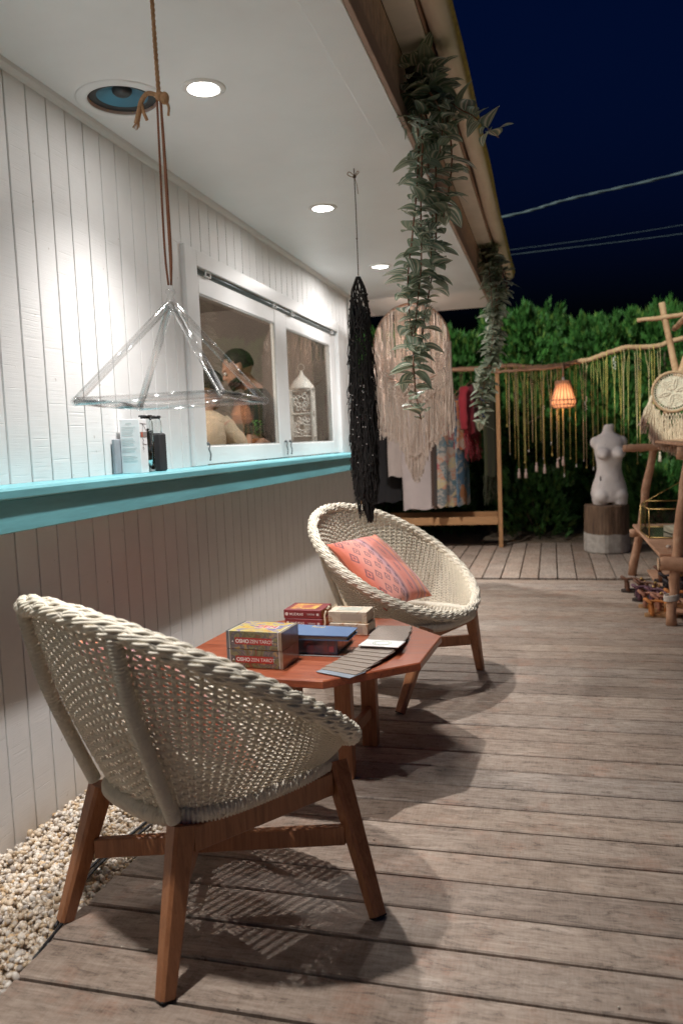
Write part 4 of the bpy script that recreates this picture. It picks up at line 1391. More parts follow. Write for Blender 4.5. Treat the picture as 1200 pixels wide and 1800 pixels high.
def leaf_mesh(mat, var):
    n, m = 9, 7
    V, UV = [], []
    for i in range(n):
        u = i/(n-1)
        w_ = .41*math.sin(math.pi*min(1, u**.80))**.66*(1-.22*u) if 0 < u < 1 else .0
        w_ += .004
        droop = [-.10, -.34, .04, -.18][var]
        for j in range(m):
            q = j/(m-1)*2-1
            x = u - .05*abs(q)*w_
            fold = [.24, .14, .36, .08][var]
            y = q*w_*(1-.10*fold)
            z = droop*u*u + fold*abs(q)*w_ + .02*math.sin(u*7+var)*q*w_ + .06*math.sin(math.pi*u)
            V.append((x, y, z)); UV.append((u, j/(m-1)))
    V = np.array(V); UV = np.array(UV)
    i, j = np.meshgrid(np.arange(n-1), np.arange(m-1), indexing='ij'); a = (i*m+j).ravel()
    Q = np.stack([a, a+m, a+m+1, a+1], 1)
    return quads_mesh('leaf', V, Q, mat, True, UV)

def build_vines():
    LM = m_vine_leaf()
    leaves = [leaf_mesh(LM, k) for k in range(4)]
    stemm = plain('reddish_vine_stem', (.27, .125, .075), .6, .25, 40)
    potm = plain('dark_hanging_pot', (.05, .04, .035), .8)
    def vine(root_loc, label, strandlist, size, dens, seed, crown):
        rs = random.Random(seed)
        o = empty('trailing_vine', root_loc, label=label, cat='hanging plant', group='striped trailing vines hung from the eave')
        rl = Vector(root_loc)
        b = MB()
        b.lathe([(0, -.05), (.036, -.05), (.048, .045), (.050, .050), (.044, .050), (.040, .03), (0, .03)], 18)
        b.build('pot', potm, o, smooth=True)
        cnt = 0
        for pts in strandlist:
            path = smoothpath(pts, 70)
            jl = np.array([[rs.gauss(0, .004) for _ in range(3)] for _ in range(70)])
            path = path + np.cumsum(jl, 0)*.12
            rel = path - np.array(root_loc)
            s = MB(); s.tube(rel, np.linspace(.0042, .0022, 70), 6); s.build('stem', stemm, o, smooth=True)
            Ls = np.concatenate([[0], np.cumsum(np.linalg.norm(np.diff(rel, axis=0), axis=1))])
            d = rs.uniform(0, .02); side = 0
            while d < Ls[-1]:
                p = Vector([np.interp(d, Ls, rel[:, a]) for a in range(3)])
                p2 = Vector([np.interp(min(d+.02, Ls[-1]), Ls, rel[:, a]) for a in range(3)])
                tan = (p2-p); tan = tan.normalized() if tan.length > 1e-6 else Vector((0, 0, -1))
                az = side*math.pi + rs.uniform(-1.0, 1.0) + d*9
                side ^= 1
                perp = Vector((math.cos(az), math.sin(az), 0)); perp = (perp - tan*perp.dot(tan)).normalized()
                dirv = (perp*rs.uniform(.75, 1.1) + tan*rs.uniform(-.1, .55) + Vector((0, 0, rs.uniform(-.1, .35)))).normalized()
                L = size*rs.choice([rs.uniform(.38, .7), rs.uniform(.7, 1.0), rs.uniform(.85, 1.15)])
                upv = Vector((rs.uniform(-.5, .5), rs.uniform(-.9, .2), 1)) - tan*.3
                yv = upv.cross(dirv).normalized(); zv = dirv.cross(yv)
                M = Matrix((dirv*L, yv*L*rs.uniform(.85, 1.15), zv*L)).transposed().to_4x4(); M.translation = p
                inst(leaves[rs.randrange(4)], 'leaf', o, matrix=M); cnt += 1
                d += dens*rs.uniform(.6, 1.35)
        # leaves bunched about the pot
        for k in range(crown):
            a = rs.uniform(0, 2*math.pi); e = rs.uniform(-.6, 1.0)
            dirv = Vector((math.cos(a)*math.cos(e), math.sin(a)*math.cos(e), math.sin(e)*.8)).normalized()
            p = dirv*rs.uniform(.02, .065) + Vector((rs.uniform(0, .05), rs.uniform(-.05, .05), rs.uniform(-.03, .03)))
            if p.x + rl.x < 1.09: p.x = 1.09 - rl.x + abs(rs.gauss(0, .01))
            if dirv.x < 0: dirv.x *= .2
            L = size*rs.uniform(.6, 1.0)
            yv = Vector((rs.uniform(-.4, .4), rs.uniform(-.4, .4), 1)).cross(dirv).normalized(); zv = dirv.cross(yv)
            M = Matrix((dirv*L, yv*L, zv*L)).transposed().to_4x4(); M.translation = p
            inst(leaves[rs.randrange(4)], 'leaf', o, matrix=M); cnt += 1
        return o
    y = 3.10
    A = [
        [(1.10, y, 2.51), (1.12, y-.02, 2.34), (1.120, y-.03, 2.19), (1.095, y-.02, 1.98), (1.065, y, 1.77), (1.078, y, 1.55), (1.082, y, 1.38), (1.10, y, 1.25)],
        [(1.12, y+.02, 2.49), (1.17, y+.02, 2.28), (1.175, y, 2.08), (1.16, y+.02, 1.88), (1.115, y+.02, 1.66), (1.095, y+.02, 1.50)],
        [(1.13, y-.03, 2.49), (1.14, y-.05, 2.30), (1.125, y-.04, 2.05), (1.12, y-.03, 1.84), (1.09, y-.02, 1.62), (1.07, y-.02, 1.42)],
        [(1.13, y, 2.50), (1.20, y-.01, 2.46), (1.28, y-.04, 2.38), (1.34, y-.06, 2.33), (1.425, y-.08, 2.24)],
        [(1.14, y+.03, 2.49), (1.21, y+.02, 2.42), (1.235, y+.03, 2.28), (1.225, y+.03, 2.14), (1.20, y+.02, 2.02)],
        [(1.12, y-.02, 2.50), (1.18, y-.06, 2.44), (1.215, y-.06, 2.35), (1.20, y-.05, 2.24)],
        [(1.11, y+.04, 2.50), (1.135, y+.05, 2.30), (1.15, y+.05, 2.12), (1.15, y+.03, 1.95), (1.13, y+.03, 1.78)],
    ]
    vine((1.125, y, 2.515), 'long striped-leaf vine hanging from the eave in front of the white ceiling, nearer one', A, .098, .0160, 3, 46)
    y = 6.30
    B_ = [
        [(1.13, y, 2.53), (1.18, y, 2.42), (1.20, y, 2.24), (1.19, y, 1.98), (1.14, y, 1.68), (1.07, y, 1.50), (1.075, y, 1.22)],
        [(1.14, y+.04, 2.53), (1.22, y+.03, 2.40), (1.215, y+.02, 2.15), (1.17, y+.02, 1.85), (1.12, y+.02, 1.60), (1.09, y+.03, 1.40)],
        [(1.13, y-.04, 2.53), (1.16, y-.05, 2.35), (1.165, y-.04, 2.10), (1.16, y-.04, 1.88), (1.10, y-.03, 1.66), (1.02, y-.02, 1.58)],
        [(1.15, y, 2.54), (1.24, y-.01, 2.46), (1.275, y-.02, 2.35), (1.27, y-.02, 2.24)],
        [(1.14, y+.02, 2.52), (1.20, y-.02, 2.30), (1.18, y-.02, 2.05), (1.15, y-.02, 1.80), (1.09, y-.02, 1.55), (1.06, y, 1.35)],
        [(1.14, y+.05, 2.52), (1.19, y+.04, 2.28), (1.20, y+.04, 2.02), (1.16, y+.04, 1.75)],
    ]
    vine((1.135, y, 2.545), 'shorter striped-leaf vine at the far end of the eave, beside the wooden post', B_, .108, .0168, 5, 38)
build_vines()

# ------------------------------------------------------------------ macrame hangings
def hanging_strands(name, tops, bots, mat, parent, rad, wob, segs, seed, k=4, bow=None):
    g = np.random.default_rng(seed)
    tops = np.asarray(tops, float); bots = np.asarray(bots, float); s = len(tops)
    u = np.linspace(0, 1, segs)
    P = tops[:, None]*(1-u)[None, :, None] + bots[:, None]*u[None, :, None]
    ph = g.uniform(0, 6.28, (s, 1)); fr = g.uniform(1.5, 4.5, (s, 1)); ph2 = g.uniform(0, 6.28, (s, 1))
    env = np.sqrt(u)[None]
    P[..., 0] += wob*np.sin(fr*u*3+ph)*env; P[..., 1] += wob*np.cos(fr*u*2.5+ph2)*env
    if bow is not None: P += bow(u)[None]
    N = np.zeros_like(P); N[..., 0] = 1; B = np.zeros_like(P); B[..., 1] = 1
    r = np.broadcast_to(np.asarray(rad, float).reshape(-1, 1) if np.ndim(rad) else rad, (s, segs))
    V, Q = strands(P, N, B, r, r, k, closed=False)
    o = bpy.data.objects.new(name, quads_mesh(name, V, Q, mat)); link(o, parent)
    return o

def build_black_hanging():
    X, Y = .772, 3.493
    o = empty('black_macrame', (X, Y, CZ), label='long black fringed macrame hanging from a knotted string on the ceiling', cat='wall hanging')
    blk = plain('black_yarn', (.022, .019, .018), .9, .3, 50)
    b = MB()
    b.tube(smoothpath([(0, 0, 0), (.002, 0, -.2), (.001, 0, -.46)], 12), .0022, 5)
    b.ball((.001, 0, -.035), .008, 8, 6); b.ball((.001, 0, -.30), .004, 6, 4)
    b.build('string', plain('brown_string', (.10, .07, .05), .8), o, smooth=True)
    b = MB()
    b.tube(smoothpath([(0, 0, -.03), (-.022, 0, -.012), (-.030, 0, -.022), (-.012, 0, -.034), (0, 0, -.033), (.014, 0, -.014), (.020, 0, -.020), (.004, 0, -.034)], 26), .002, 5)
    b.tube(smoothpath([(0, 0, -.036), (.010, 0, -.07), (.014, 0, -.11)], 8), .0014, 4)
    b.build('bow', plain('tan_twine', (.34, .23, .15), .8), o, smooth=True)
    # net body: knotted lattice on a tapering sleeve
    g = np.random.default_rng(11)
    def rad(z):   # z below the ceiling
        return np.interp(z, [.46, .52, .62, .80, .95, 1.15, 1.30, 1.42, 1.55], [.006, .036, .050, .055, .058, .060, .058, .045, .014])
    zz = np.linspace(.465, 1.32, 70)
    b = MB()
    for fam in (1, -1):
        for k in range(11):
            ph = 2*math.pi*k/11 + fam*zz*9 + .25*np.sin(zz*40+k)
            r = rad(zz)*.86
            b.tube(np.stack([r*np.cos(ph), r*np.sin(ph)*.8, -zz], 1), .0030, 4, cap=False)
    for k in range(90):
        z = g.uniform(.50, 1.3); ph = g.uniform(0, 6.28); r = rad(z)*.9
        b.ball((r*math.cos(ph), r*math.sin(ph)*.8, -z), .0062, 6, 4)
    n_ = b.build('net_sleeve', blk, o, smooth=True); tag(n_, kind='stuff')
    # feather-like fringe: short yarns all over, long ones below
    tops, bots, rr = [], [], []
    for k in range(1150):
        z = .56 + .79*g.random()**.62
        ph = g.uniform(0, 6.28); r = rad(z)*g.uniform(.55, 1.02)
        L = g.uniform(.05, .14) + (.10 if z > .8 else 0)*g.random()
        fl = g.uniform(.9, 1.35)
        zb = min(z+L, 1.56)
        tops.append((r*math.cos(ph), r*math.sin(ph)*.8, -z)); rb = min(r*fl + g.uniform(-.004, .012), rad(min(zb, 1.5))+.012)
        bots.append((rb*math.cos(ph), rb*math.sin(ph)*.8, -zb)); rr.append(g.uniform(.0012, .0026))
    for k in range(420):
        ph = g.uniform(0, 6.28); z = g.uniform(1.05, 1.30); r = rad(z)*g.uniform(.3, 1)
        zb = g.uniform(1.38, 1.565); rb = rad(zb)*g.uniform(.1, 1)
        tops.append((r*math.cos(ph), r*math.sin(ph)*.8, -z)); bots.append((rb*math.cos(ph)+.012, rb*math.sin(ph)*.8, -zb)); rr.append(g.uniform(.0016, .003))
    f = hanging_strands('fringe', tops, bots, blk, o, np.array(rr), .004, 6, 4, 3); tag(f, kind='stuff')
    b = MB()
    for k in range(26):
        z = g.uniform(.9, 1.3); ph = g.uniform(3.6, 5.8); r = rad(z)*1.02
        b.ball((r*math.cos(ph), r*math.sin(ph)*.8, -z), .0032, 6, 4)
    b.build('bead', plain('grey_bead_gloss', (.45, .43, .42), .2), o, smooth=True)
build_black_hanging()

def build_beige_hanging():
    X, Y = .475, 6.62
    o = empty('beige_macrame', (X, Y, 2.30), label='wide beige fringed macrame with a hoop hanging under the soffit end', cat='wall hanging')
    yarn = plain('beige_cotton_cord', (.62, .50, .42), .85, .2, 60, bump=.3, bscale=300)
    # upright hoop, and a second smaller curve inside
    a = np.linspace(0, 2*np.pi, 90)[:-1]
    b = MB(); b.tube(np.stack([.315*np.cos(a), .02*np.sin(a), -.34+.335*np.sin(a)], 1), .0085, 8, closed=True)
    b.build('hoop', plain('wrapped_willow_hoop', (.45, .26, .18), .8, .25, 40), o, smooth=True)
    b = MB(); b.tube([(0, 0, .062), (0, 0, -.006)], .003, 5); b.build('string', yarn, o)
    g = np.random.default_rng(5)
    # curtain of cords from the hoop's upper half and a cross bar
    tops, bots, rr = [], [], []
    for k in range(250):
        x = g.uniform(-.33, .33)
        zt = -.34 + .335*math.sqrt(max(0, 1-(min(.315, abs(x))/.315)**2))*g.choice([1.0, .2, -.35], p=[.55, .25, .2])
        # the lower edge: a deep V in the middle, shorter at the sides
        zb = -1.14 - .30*math.exp(-(((x-.02)/.13)**2)) - .05*math.cos(x*22) + g.uniform(-.02, .02)
        if abs(x) > .20: zb = -1.02 - .14*g.random() + .25*(abs(x)-.2)
        tops.append((x, g.uniform(-.02, .02), min(zt, -.03))); bots.append((x*g.uniform(.93, 1.04), g.uniform(-.03, .03), zb)); rr.append(g.uniform(.0028, .0042))
    f = hanging_strands('fringe', tops, bots, yarn, o, np.array(rr), .006, 14, 8, 4); tag(f, kind='stuff')
    # knotted diamonds across the middle and small net edges
    b = MB()
    for row, z0 in enumerate((-.66, -.71, -.76, -.81)):
        n_ = 9-row*2
        for k in range(n_):
            x = (k-(n_-1)/2)*.045
            for sx in (-1, 1):
                b.tube([(x, -.034, z0), (x+sx*.0225, -.036, z0-.05)], .0045, 5)
            b.ball((x, -.036, z0), .0085, 7, 5)
    for sx in (-1, 1):
        for k in range(16):
            u = k/15
            b.tube(smoothpath([(sx*.31, -.03, -.35-.3*u), (sx*(.26-.1*u), -.034, -.44-.33*u), (sx*(.20-.12*u), -.036, -.42-.42*u)], 8), .0036, 4)
    nn_ = b.build('knotted_band', yarn, o, smooth=True)
    b = MB()
    for k in range(60):
        x = g.uniform(-.32, .32); z = -1.05-.2*math.exp(-((x/.14)**2))
        b.tube([(x, -.03, z), (x+g.uniform(-.012, .012), -.035, z-g.uniform(.02, .04))], .0022, 4)
    tag(b.build('tassel', yarn, o), kind='stuff')
build_beige_hanging()
# ------------------------------------------------------------------ natural-wood materials
def m_log(name, a, b_, c):
    t = NT(name); v = t.coords('Object', (1, 1, 1)); n = t.noise(v, 11, 6, .65)
    col = t.ramp(n, [(.3, a), (.55, b_), (.75, c)])
    knots = t.ramp(t.noise(v, 24, 4, .7), [(.62, 0.0), (.72, .8)])
    col = t.mix(knots, col, (.12, .07, .05))
    return t.done(col, .75, t.bump(t.noise(v, 60, 4, .6), .6, .004))
LOG = m_log('peeled_log', (.40, .205, .12), (.54, .31, .195), (.68, .45, .31))
LOGEND = plain('sawn_log_end', (.60, .45, .30), .7, .2, 30)
PINE = plain('pine_plank', (.52, .285, .13), .6, .2, 9, stretch=(1, 9, 9), bump=.15)
PINEZ = plain('pine_post', (.52, .285, .13), .6, .2, 9, stretch=(9, 9, 1), bump=.15)

def logtube(b, pts, r0, r1, n=24, seed=0, k=10):
    g = np.random.default_rng(seed)
    P = smoothpath(pts, n) + g.normal(0, .0025, (n, 3))
    rad = np.linspace(r0, r1, n)*(1+.06*np.sin(np.linspace(0, 17, n)+seed)+g.normal(0, .035, n))
    b.tube(P, rad, k)

RY = 8.40
RAIL = [(-.45, RY, 1.90), (-.22, RY, 1.895), (.40, RY, 1.870), (1.00, RY, 1.862), (1.16, RY, 1.872), (1.55, RY, 1.838), (1.94, RY, 1.880), (2.15, RY, 1.935), (2.32, RY, 1.978), (2.58, RY, 1.968), (2.85, RY, 2.030), (3.30, RY, 2.06)]
def rail_z(x): return float(np.interp(x, [p[0] for p in RAIL], [p[2] for p in RAIL]))
def build_clothes_rack():
    o = empty('clothes_rack', (1.06, RY, 0), label='wooden clothes rack with a square post and a crooked branch rail', cat='rack')
    b = MB(); b.box(-.021, .021, -.021, .021, 0.001, 1.852, .003); b.build('post', PINEZ, o)
    b = MB(); b.box(-1.50-.021, -1.50+.021, -.021, .021, .001, 1.87, .003); b.build('post', PINEZ, o)
    b = MB(); b.box(2.15-.021, 2.15+.021, -.021+.12, .021+.12, .001, 2.00, .003); b.build('post', PINEZ, o)
    b = MB(); logtube(b, [(x-1.06, y-RY, z+.010) for x, y, z in RAIL], .022, .026, 70, 3); b.build('branch_rail', LOG, o, smooth=True)
    b = MB(); logtube(b, [(-.10, -.03, 1.825), (.30, -.035, 1.828), (.72, -.03, 1.838)], .014, .016, 14, 4); b.build('short_branch', LOG, o, smooth=True)
    b = MB(); b.box(-1.47, -.024, -.030, .000, .245, .325, .003); b.build('lower_board', PINE, o)
    b = MB(); b.box(-1.47, -.024, .30, .33, .245, .352, .003); b.build('lower_board', PINE, o)
    b = MB(); b.box(-1.47, -.024, .002, .298, .240, .255, .002); b.build('lower_shelf', PINE, o)
build_clothes_rack()

# ------------------------------------------------------------------ clothes on the rail
def m_fabric(name, col, var=.15, rough=.85, sc_=12):
    return plain(name, col, rough, var, sc_, bump=.2, bscale=400, Sheen_Weight=.2)
def m_floral(name, stops, scale):
    t = NT(name); v = t.coords('Object', (1, .3, 1))
    vo = t.n('ShaderNodeTexVoronoi'); vo.inputs['Scale'].default_value = scale; t.l(v, vo.inputs['Vector'])
    sp = t.n('ShaderNodeSeparateColor'); t.l(vo.outputs['Color'], sp.inputs[0])
    c = t.ramp(sp.outputs[0], stops, 'CONSTANT')
    ed = t.ramp(t.noise(v, scale*1.2, 4, .6, 2), [(.50, 0), (.54, .75)])
    c = t.mix(ed, c, (.45, .40, .34))
    return t.done(c, .85)
def garment(name, label, cat, mat, x, zt, zb, wt, wb, depth=.05, folds=5, yaw=1.35, y=RY, sleeves=False, seed=0, shoulder=.06, hanger=True, fringe=False, wavy=.35):
    """a limp tube of cloth hanging from a hanger on the rail; yaw turns it edge-on to the camera as clothes on a rail stand"""
    g = np.random.default_rng(seed)
    zr = rail_z(x)
    o = empty(name, (x, y, zr), yaw, label=label, cat=cat, group='clothes hanging on the branch rail')
    n, m = 26, 44
    a = np.arange(m)/m*2*np.pi
    V = []
    ph = g.uniform(0, 6)
    for i in range(n):
        u = i/(n-1)
        z = zt + (zb-zt)*u - zr
        w_ = (wt + (wb-wt)*u)*(min(1, .45+u*8) if True else 1)
        d = depth*(.35+.65*min(1, u*5))
        fold = 1 + wavy*u*np.sin(folds*a+ph+.6*math.sin(3*u+ph))
        xx = w_/2*np.cos(a) + .010*math.sin(4*u+ph)
        yy = d/2*np.sin(a)*fold
        zz = z + (shoulder*(np.abs(np.cos(a))**1.3)*-1 if i < 3 else 0)*(1-u*4) + (.012*np.sin(folds*a+ph)*u if i == n-1 else 0)
        V.append(np.stack([xx, yy, np.broadcast_to(zz, m)], 1))
    V = np.concatenate(V)
    F = [(i*m+k, (i+1)*m+k, (i+1)*m+(k+1) % m, i*m+(k+1) % m) for i in range(n-1) for k in range(m)]
    b = MB(); b.add(V, F)
    b.build('cloth', mat, o, smooth=True)
    if sleeves:
        for sg in (-1, 1):
            s = MB()
            P = smoothpath([(sg*wt*.46, 0, zt-zr-.05), (sg*(wt*.5+.03), .004, zt-zr-.16), (sg*(wt*.5+.035), .0, zt-zr-.34), (sg*(wt*.5+.02), 0, zt-zr-.48)], 16)
            s.tube(P, np.linspace(.050, .040, 16)*(1+.12*np.sin(np.arange(16)*1.3)), 12, flat=.5); s.build('sleeve', mat, o, smooth=True)
    if fringe:
        t_, b_ = [], []
        for k in range(60):
            q = g.uniform(-.5, .5)*wb
            t_.append((q, g.uniform(-.4, .4)*depth, zb-zr+.01)); b_.append((q*1.05, g.uniform(-.5, .5)*depth, zb-zr-g.uniform(.12, .30)))
        f = hanging_strands('fringe', t_, b_, mat, o, .0028, .008, 8, seed, 4); tag(f, kind='stuff')
    if hanger:
        h = MB()
        h.tube(smoothpath([(0, 0, zt-zr+.012), (0, 0, -.035), (.0, 0, -.028), (0, .028, -.004), (0, .020, .030), (0, -.012, .036), (0, -.030, .014)], 24), .0024, 5)
        h.tube(smoothpath([(-wt*.46, 0, zt-zr-.052), (-wt*.2, 0, zt-zr-.008), (0, 0, zt-zr+.010), (wt*.2, 0, zt-zr-.008), (wt*.46, 0, zt-zr-.052)], 20), .006, 6)
        h.build('hanger', bpy.data.materials.get('hanger_wood') or plain('hanger_wood', (.30, .17, .09), .5), o, smooth=True)
    return o
def build_clothes():
    G = garment
    red = m_fabric('crimson_cloth', (.30, .018, .030)); red.use_nodes = True
    G('red_kaftan', 'crimson kaftan with orange panel and fringe at the right end of the rail', 'kaftan', red, .79, 1.73, 1.20, .36, .34, .075, 7, 1.25, seed=2, sleeves=True, fringe=True)
    G('blue_shirt', 'bright blue garment half hidden by the vine beside the red kaftan', 'shirt', m_fabric('blue_cloth', (.02, .085, .30)), .93, 1.74, 1.32, .34, .30, .05, 4, 1.4, seed=3)
    G('orange_skirt', 'orange and tan panelled skirt hanging behind the red kaftan', 'skirt', m_floral('orange_tan_print', [(0, (.52, .20, .08)), (.3, (.42, .26, .16)), (.55, (.48, .14, .06)), (.8, (.30, .12, .08))], 7), .70, 1.62, 1.05, .34, .36, .07, 6, 1.2, seed=4)
    G('patterned_dress', 'long grey and peach patterned dress near the middle of the rail', 'dress', m_floral('peach_grey_print', [(0, (.50, .26, .17)), (.22, (.16, .19, .20)), (.42, (.52, .40, .33)), (.58, (.11, .20, .24)), (.74, (.42, .11, .12)), (.86, (.55, .45, .25))], 11), .545, 1.70, .45, .40, .46, .10, 7, 1.05, seed=5)
    G('blue_print_dress', 'slate blue dress with an orange hem beside the patterned dress', 'dress', m_floral('slate_blue_print', [(0, (.08, .16, .24)), (.5, (.12, .22, .30)), (.78, (.40, .18, .08)), (.9, (.1, .1, .13))], 5), .68, 1.66, .46, .36, .34, .05, 4, 1.3, seed=6)
    G('white_trousers', 'pair of off-white trousers hanging below the beige macrame', 'trousers', m_fabric('offwhite_linen', (.60, .52, .50), .06), .205, 1.66, .42, .34, .36, .08, 4, .35, seed=7, wavy=.25)
    G('cream_top', 'short cream top hanging left of the white trousers', 'top', m_fabric('cream_linen', (.55, .47, .43), .06), .07, 1.68, .78, .36, .40, .06, 5, .6, seed=8)
    G('brown_dress', 'narrow dark brown dress between the trousers and the patterned dress', 'dress', m_fabric('dark_brown_cloth', (.09, .05, .035)), .42, 1.68, .46, .34, .36, .05, 4, 1.25, seed=9)
    G('black_dress', 'black dress at the far left of the rail, behind the black macrame', 'dress', m_fabric('black_cloth', (.015, .014, .016)), -.16, 1.70, .50, .36, .44, .10, 6, .7, seed=10)
    G('plum_blouse', 'plum coloured patterned blouse at the left of the rail', 'blouse', m_floral('plum_print', [(0, (.20, .05, .08)), (.4, (.06, .05, .09)), (.7, (.30, .12, .14))], 9), -.30, 1.70, .80, .36, .38, .08, 6, .8, seed=12)
    G('peach_shawl', 'peach shawl hanging at the left end of the rail', 'shawl', m_fabric('peach_cloth', (.58, .30, .18)), -.42, 1.72, .95, .32, .34, .08, 6, 1.0, seed=13)
    G('green_scarf', 'dark olive fringed scarf hanging low just left of the post', 'scarf', m_fabric('olive_cloth', (.045, .05, .02)), .965, 1.72, .75, .22, .20, .05, 4, 1.0, seed=14, fringe=True)
build_clothes()

# ------------------------------------------------------------------ necklaces and lantern on the branch
def build_necklaces():
    g = np.random.default_rng(21)
    gold = plain('gold_chain', (.68, .52, .16), .4, .25, 60, Metallic=.3)
    tan = plain('tan_cord', (.58, .43, .24), .8, .2, 40)
    olive = plain('olive_cord', (.46, .40, .13), .7, .2, 40)
    tas = plain('pale_tassel', (.62, .48, .42), .8, .1, 40)
    whitep = plain('pearl_bead', (.70, .66, .60), .3)
    dark = plain('dark_bead', (.12, .08, .06), .4)
    silver = plain('silver_pendant', (.5, .5, .5), .3, .1, 30, Metallic=.8)
    xs = []; nth = {}
    x = 1.145
    while x < 2.62:
        xs.append(x); x += g.uniform(.022, .040) if x < 1.72 else g.uniform(.038, .068)
    tasselled = {4, 6, 9, 12, 15, 17, 35, 36, 39, 40}
    for i, x in enumerate(xs):
        zt = rail_z(x) + .034
        L = g.uniform(.78, 1.12) if i % 3 else g.uniform(.55, .85)
        if x > 1.72: L = g.uniform(.90, 1.16)
        if i in tasselled: L = g.uniform(.95, 1.12)
        y = RY + g.uniform(-.004, .004)
        has_t = i in tasselled
        beads = (i % 5 == 2)
        kind_ = 'tasselled' if has_t else 'beaded' if beads else 'plain'
        nth[kind_] = nth.get(kind_, 0)+1
        o = empty('necklace', (x, y, zt), g.uniform(-.5, .5),
                  label='%s %s necklace on the branch counted from the square post' % (ORD[nth[kind_]-1], {'tasselled': 'pale-tasselled', 'beaded': 'beaded', 'plain': 'plain fine'}[kind_]),
                  cat='necklace', group=('tasselled necklaces on the branch' if has_t else 'beaded necklaces on the branch' if beads else 'plain necklaces on the branch'))
        m = [gold, tan, olive][int(g.integers(3))]
        sp = g.uniform(.006, .014); join = g.uniform(.25, .8)*L
        b = MB()
        r = g.uniform(.0022, .0036)
        b.tube(smoothpath([(0, .030, -.03), (0, 0, 0), (sp*.2, -.032, -.035), (sp, -.035, -.12), (sp*.7, -.034, -join*.6), (.001, -.034, -join)], 22), r, 4)
        b.tube(smoothpath([(0, .030, -.03), (-sp*.2, .031, -.06), (-sp, -.0, -.14), (-sp*.7, -.03, -join*.7), (-.001, -.034, -join)], 18), r, 4)
        b.tube([(0, -.034, -join), (0, -.034, -L)], r*1.25, 4)
        b.build('chain', m, o, smooth=True)
        if has_t:
            b = MB(); b.lathe([(0, -L+.012), (.009, -L+.008), (.010, -L-.006), (.007, -L-.010), (.014, -L-.03), (.017, -L-.085), (.0, -L-.088)], 12, (0, -.034, 0)); b.build('tassel', tas, o, smooth=True)
        elif g.random() < .75:
            b = MB()
            if g.random() < .5: b.ball((0, -.034, -L-.010), (.007, .006, .013), 8, 6)
            else: b.lathe([(0, .0), (.003, -.004), (.009, -.03), (0, -.045)], 8, (0, -.034, -L))
            b.build('pendant', [gold, silver, whitep][int(g.integers(3))], o, smooth=True)
        if beads:
            b = MB()
            z0 = -g.uniform(.06, .5)*L
            for k in range(int(g.integers(6, 13))):
                b.ball((sp*.7*np.sign(g.uniform(-1, 1)), -.036, z0-k*.013), .0072, 7, 5)
            b.build('bead', [whitep, dark, whitep][int(g.integers(3))], o, smooth=True)
build_necklaces()

def build_lantern():
    X, Y = 1.712, 8.33
    o = empty('rattan_lantern', (X, Y, rail_z(X)-.02), label='lit rattan pendant lantern glowing orange on the branch rail', cat='lantern')
    zt = 1.690-(rail_z(X)-.02); zb = 1.425-(rail_z(X)-.02)
    rat = plain('dark_rattan', (.52, .34, .24), .6, .25, 40)
    b = MB(); b.tube([(0, .0, .03), (0, 0, zt+.0)], .011, 8); b.build('hanger_stem', LOG, o, smooth=True)
    b = MB(); b.lathe([(0, zt+.04), (.014, zt+.04), (.016, zt-.02), (0, zt-.022)], 14); b.build('socket', plain('white_socket', (.7, .68, .66), .4), o, smooth=True)
    prof = [(.068, zt), (.078, zt-.05), (.104, zt-.14), (.124, zt-.205), (.118, zt-.238), (.092, zb)]
    pr = smoothpath([(r, 0, z) for r, z in prof], 16)
    b = MB()
    for k in range(20):
        a = 2*math.pi*k/20
        b.tube(np.stack([pr[:, 0]*math.cos(a), pr[:, 0]*math.sin(a), pr[:, 2]], 1), .0052, 5)
    b.build('rib', rat, o, smooth=True)
    b = MB()
    for r, z in ((.068, zt), (.073, zt-.02), (.121, zt-.19), (.119, zt-.236), (.092, zb)):
        a = np.linspace(0, 2*np.pi, 37)[:-1]
        b.tube(np.stack([r*1.03*np.cos(a), r*1.03*np.sin(a), np.full(36, z)], 1), .0055, 5, closed=True)
    b.build('band', rat, o, smooth=True)
    # thin fabric lining lets the glow through
    t = NT('lantern_lining'); m = t.done((.66, .46, .34), .9, None)
    tl = t.n('ShaderNodeBsdfTranslucent'); tl.inputs[0].default_value = (.66, .46, .34, 1)
    mx = t.n('ShaderNodeMixShader'); mx.inputs[0].default_value = .6
    t.l(t.b.outputs[0], mx.inputs[1]); t.l(tl.outputs[0], mx.inputs[2]); t.l(mx.outputs[0], t.out.inputs[0])
    b = MB(); b.lathe([(r*.95, z) for r, _, z in pr], 30); 
    b.F = [f for f in b.F if len(f) == 4]; b.mi = b.mi[:len(b.F)]
    b.build('lining', m, o, smooth=True)
    b = MB(); b.lathe([(0, zt-.022), (.013, zt-.03), (.030, zt-.085), (.032, zt-.11), (.022, zt-.135), (0, zt-.142)], 16); b.build('bulb', m_emit('warm_bulb', (1, .50, .22), 3.0), o, smooth=True)
    ld = bpy.data.lights.new('lantern_light', 'POINT'); ld.energy = .8; ld.color = (1, .60, .34); ld.shadow_soft_size = .03
    lo = bpy.data.objects.new('lantern_light', ld); link(lo, o); lo.location = (0, 0, zt-.16)
build_lantern()

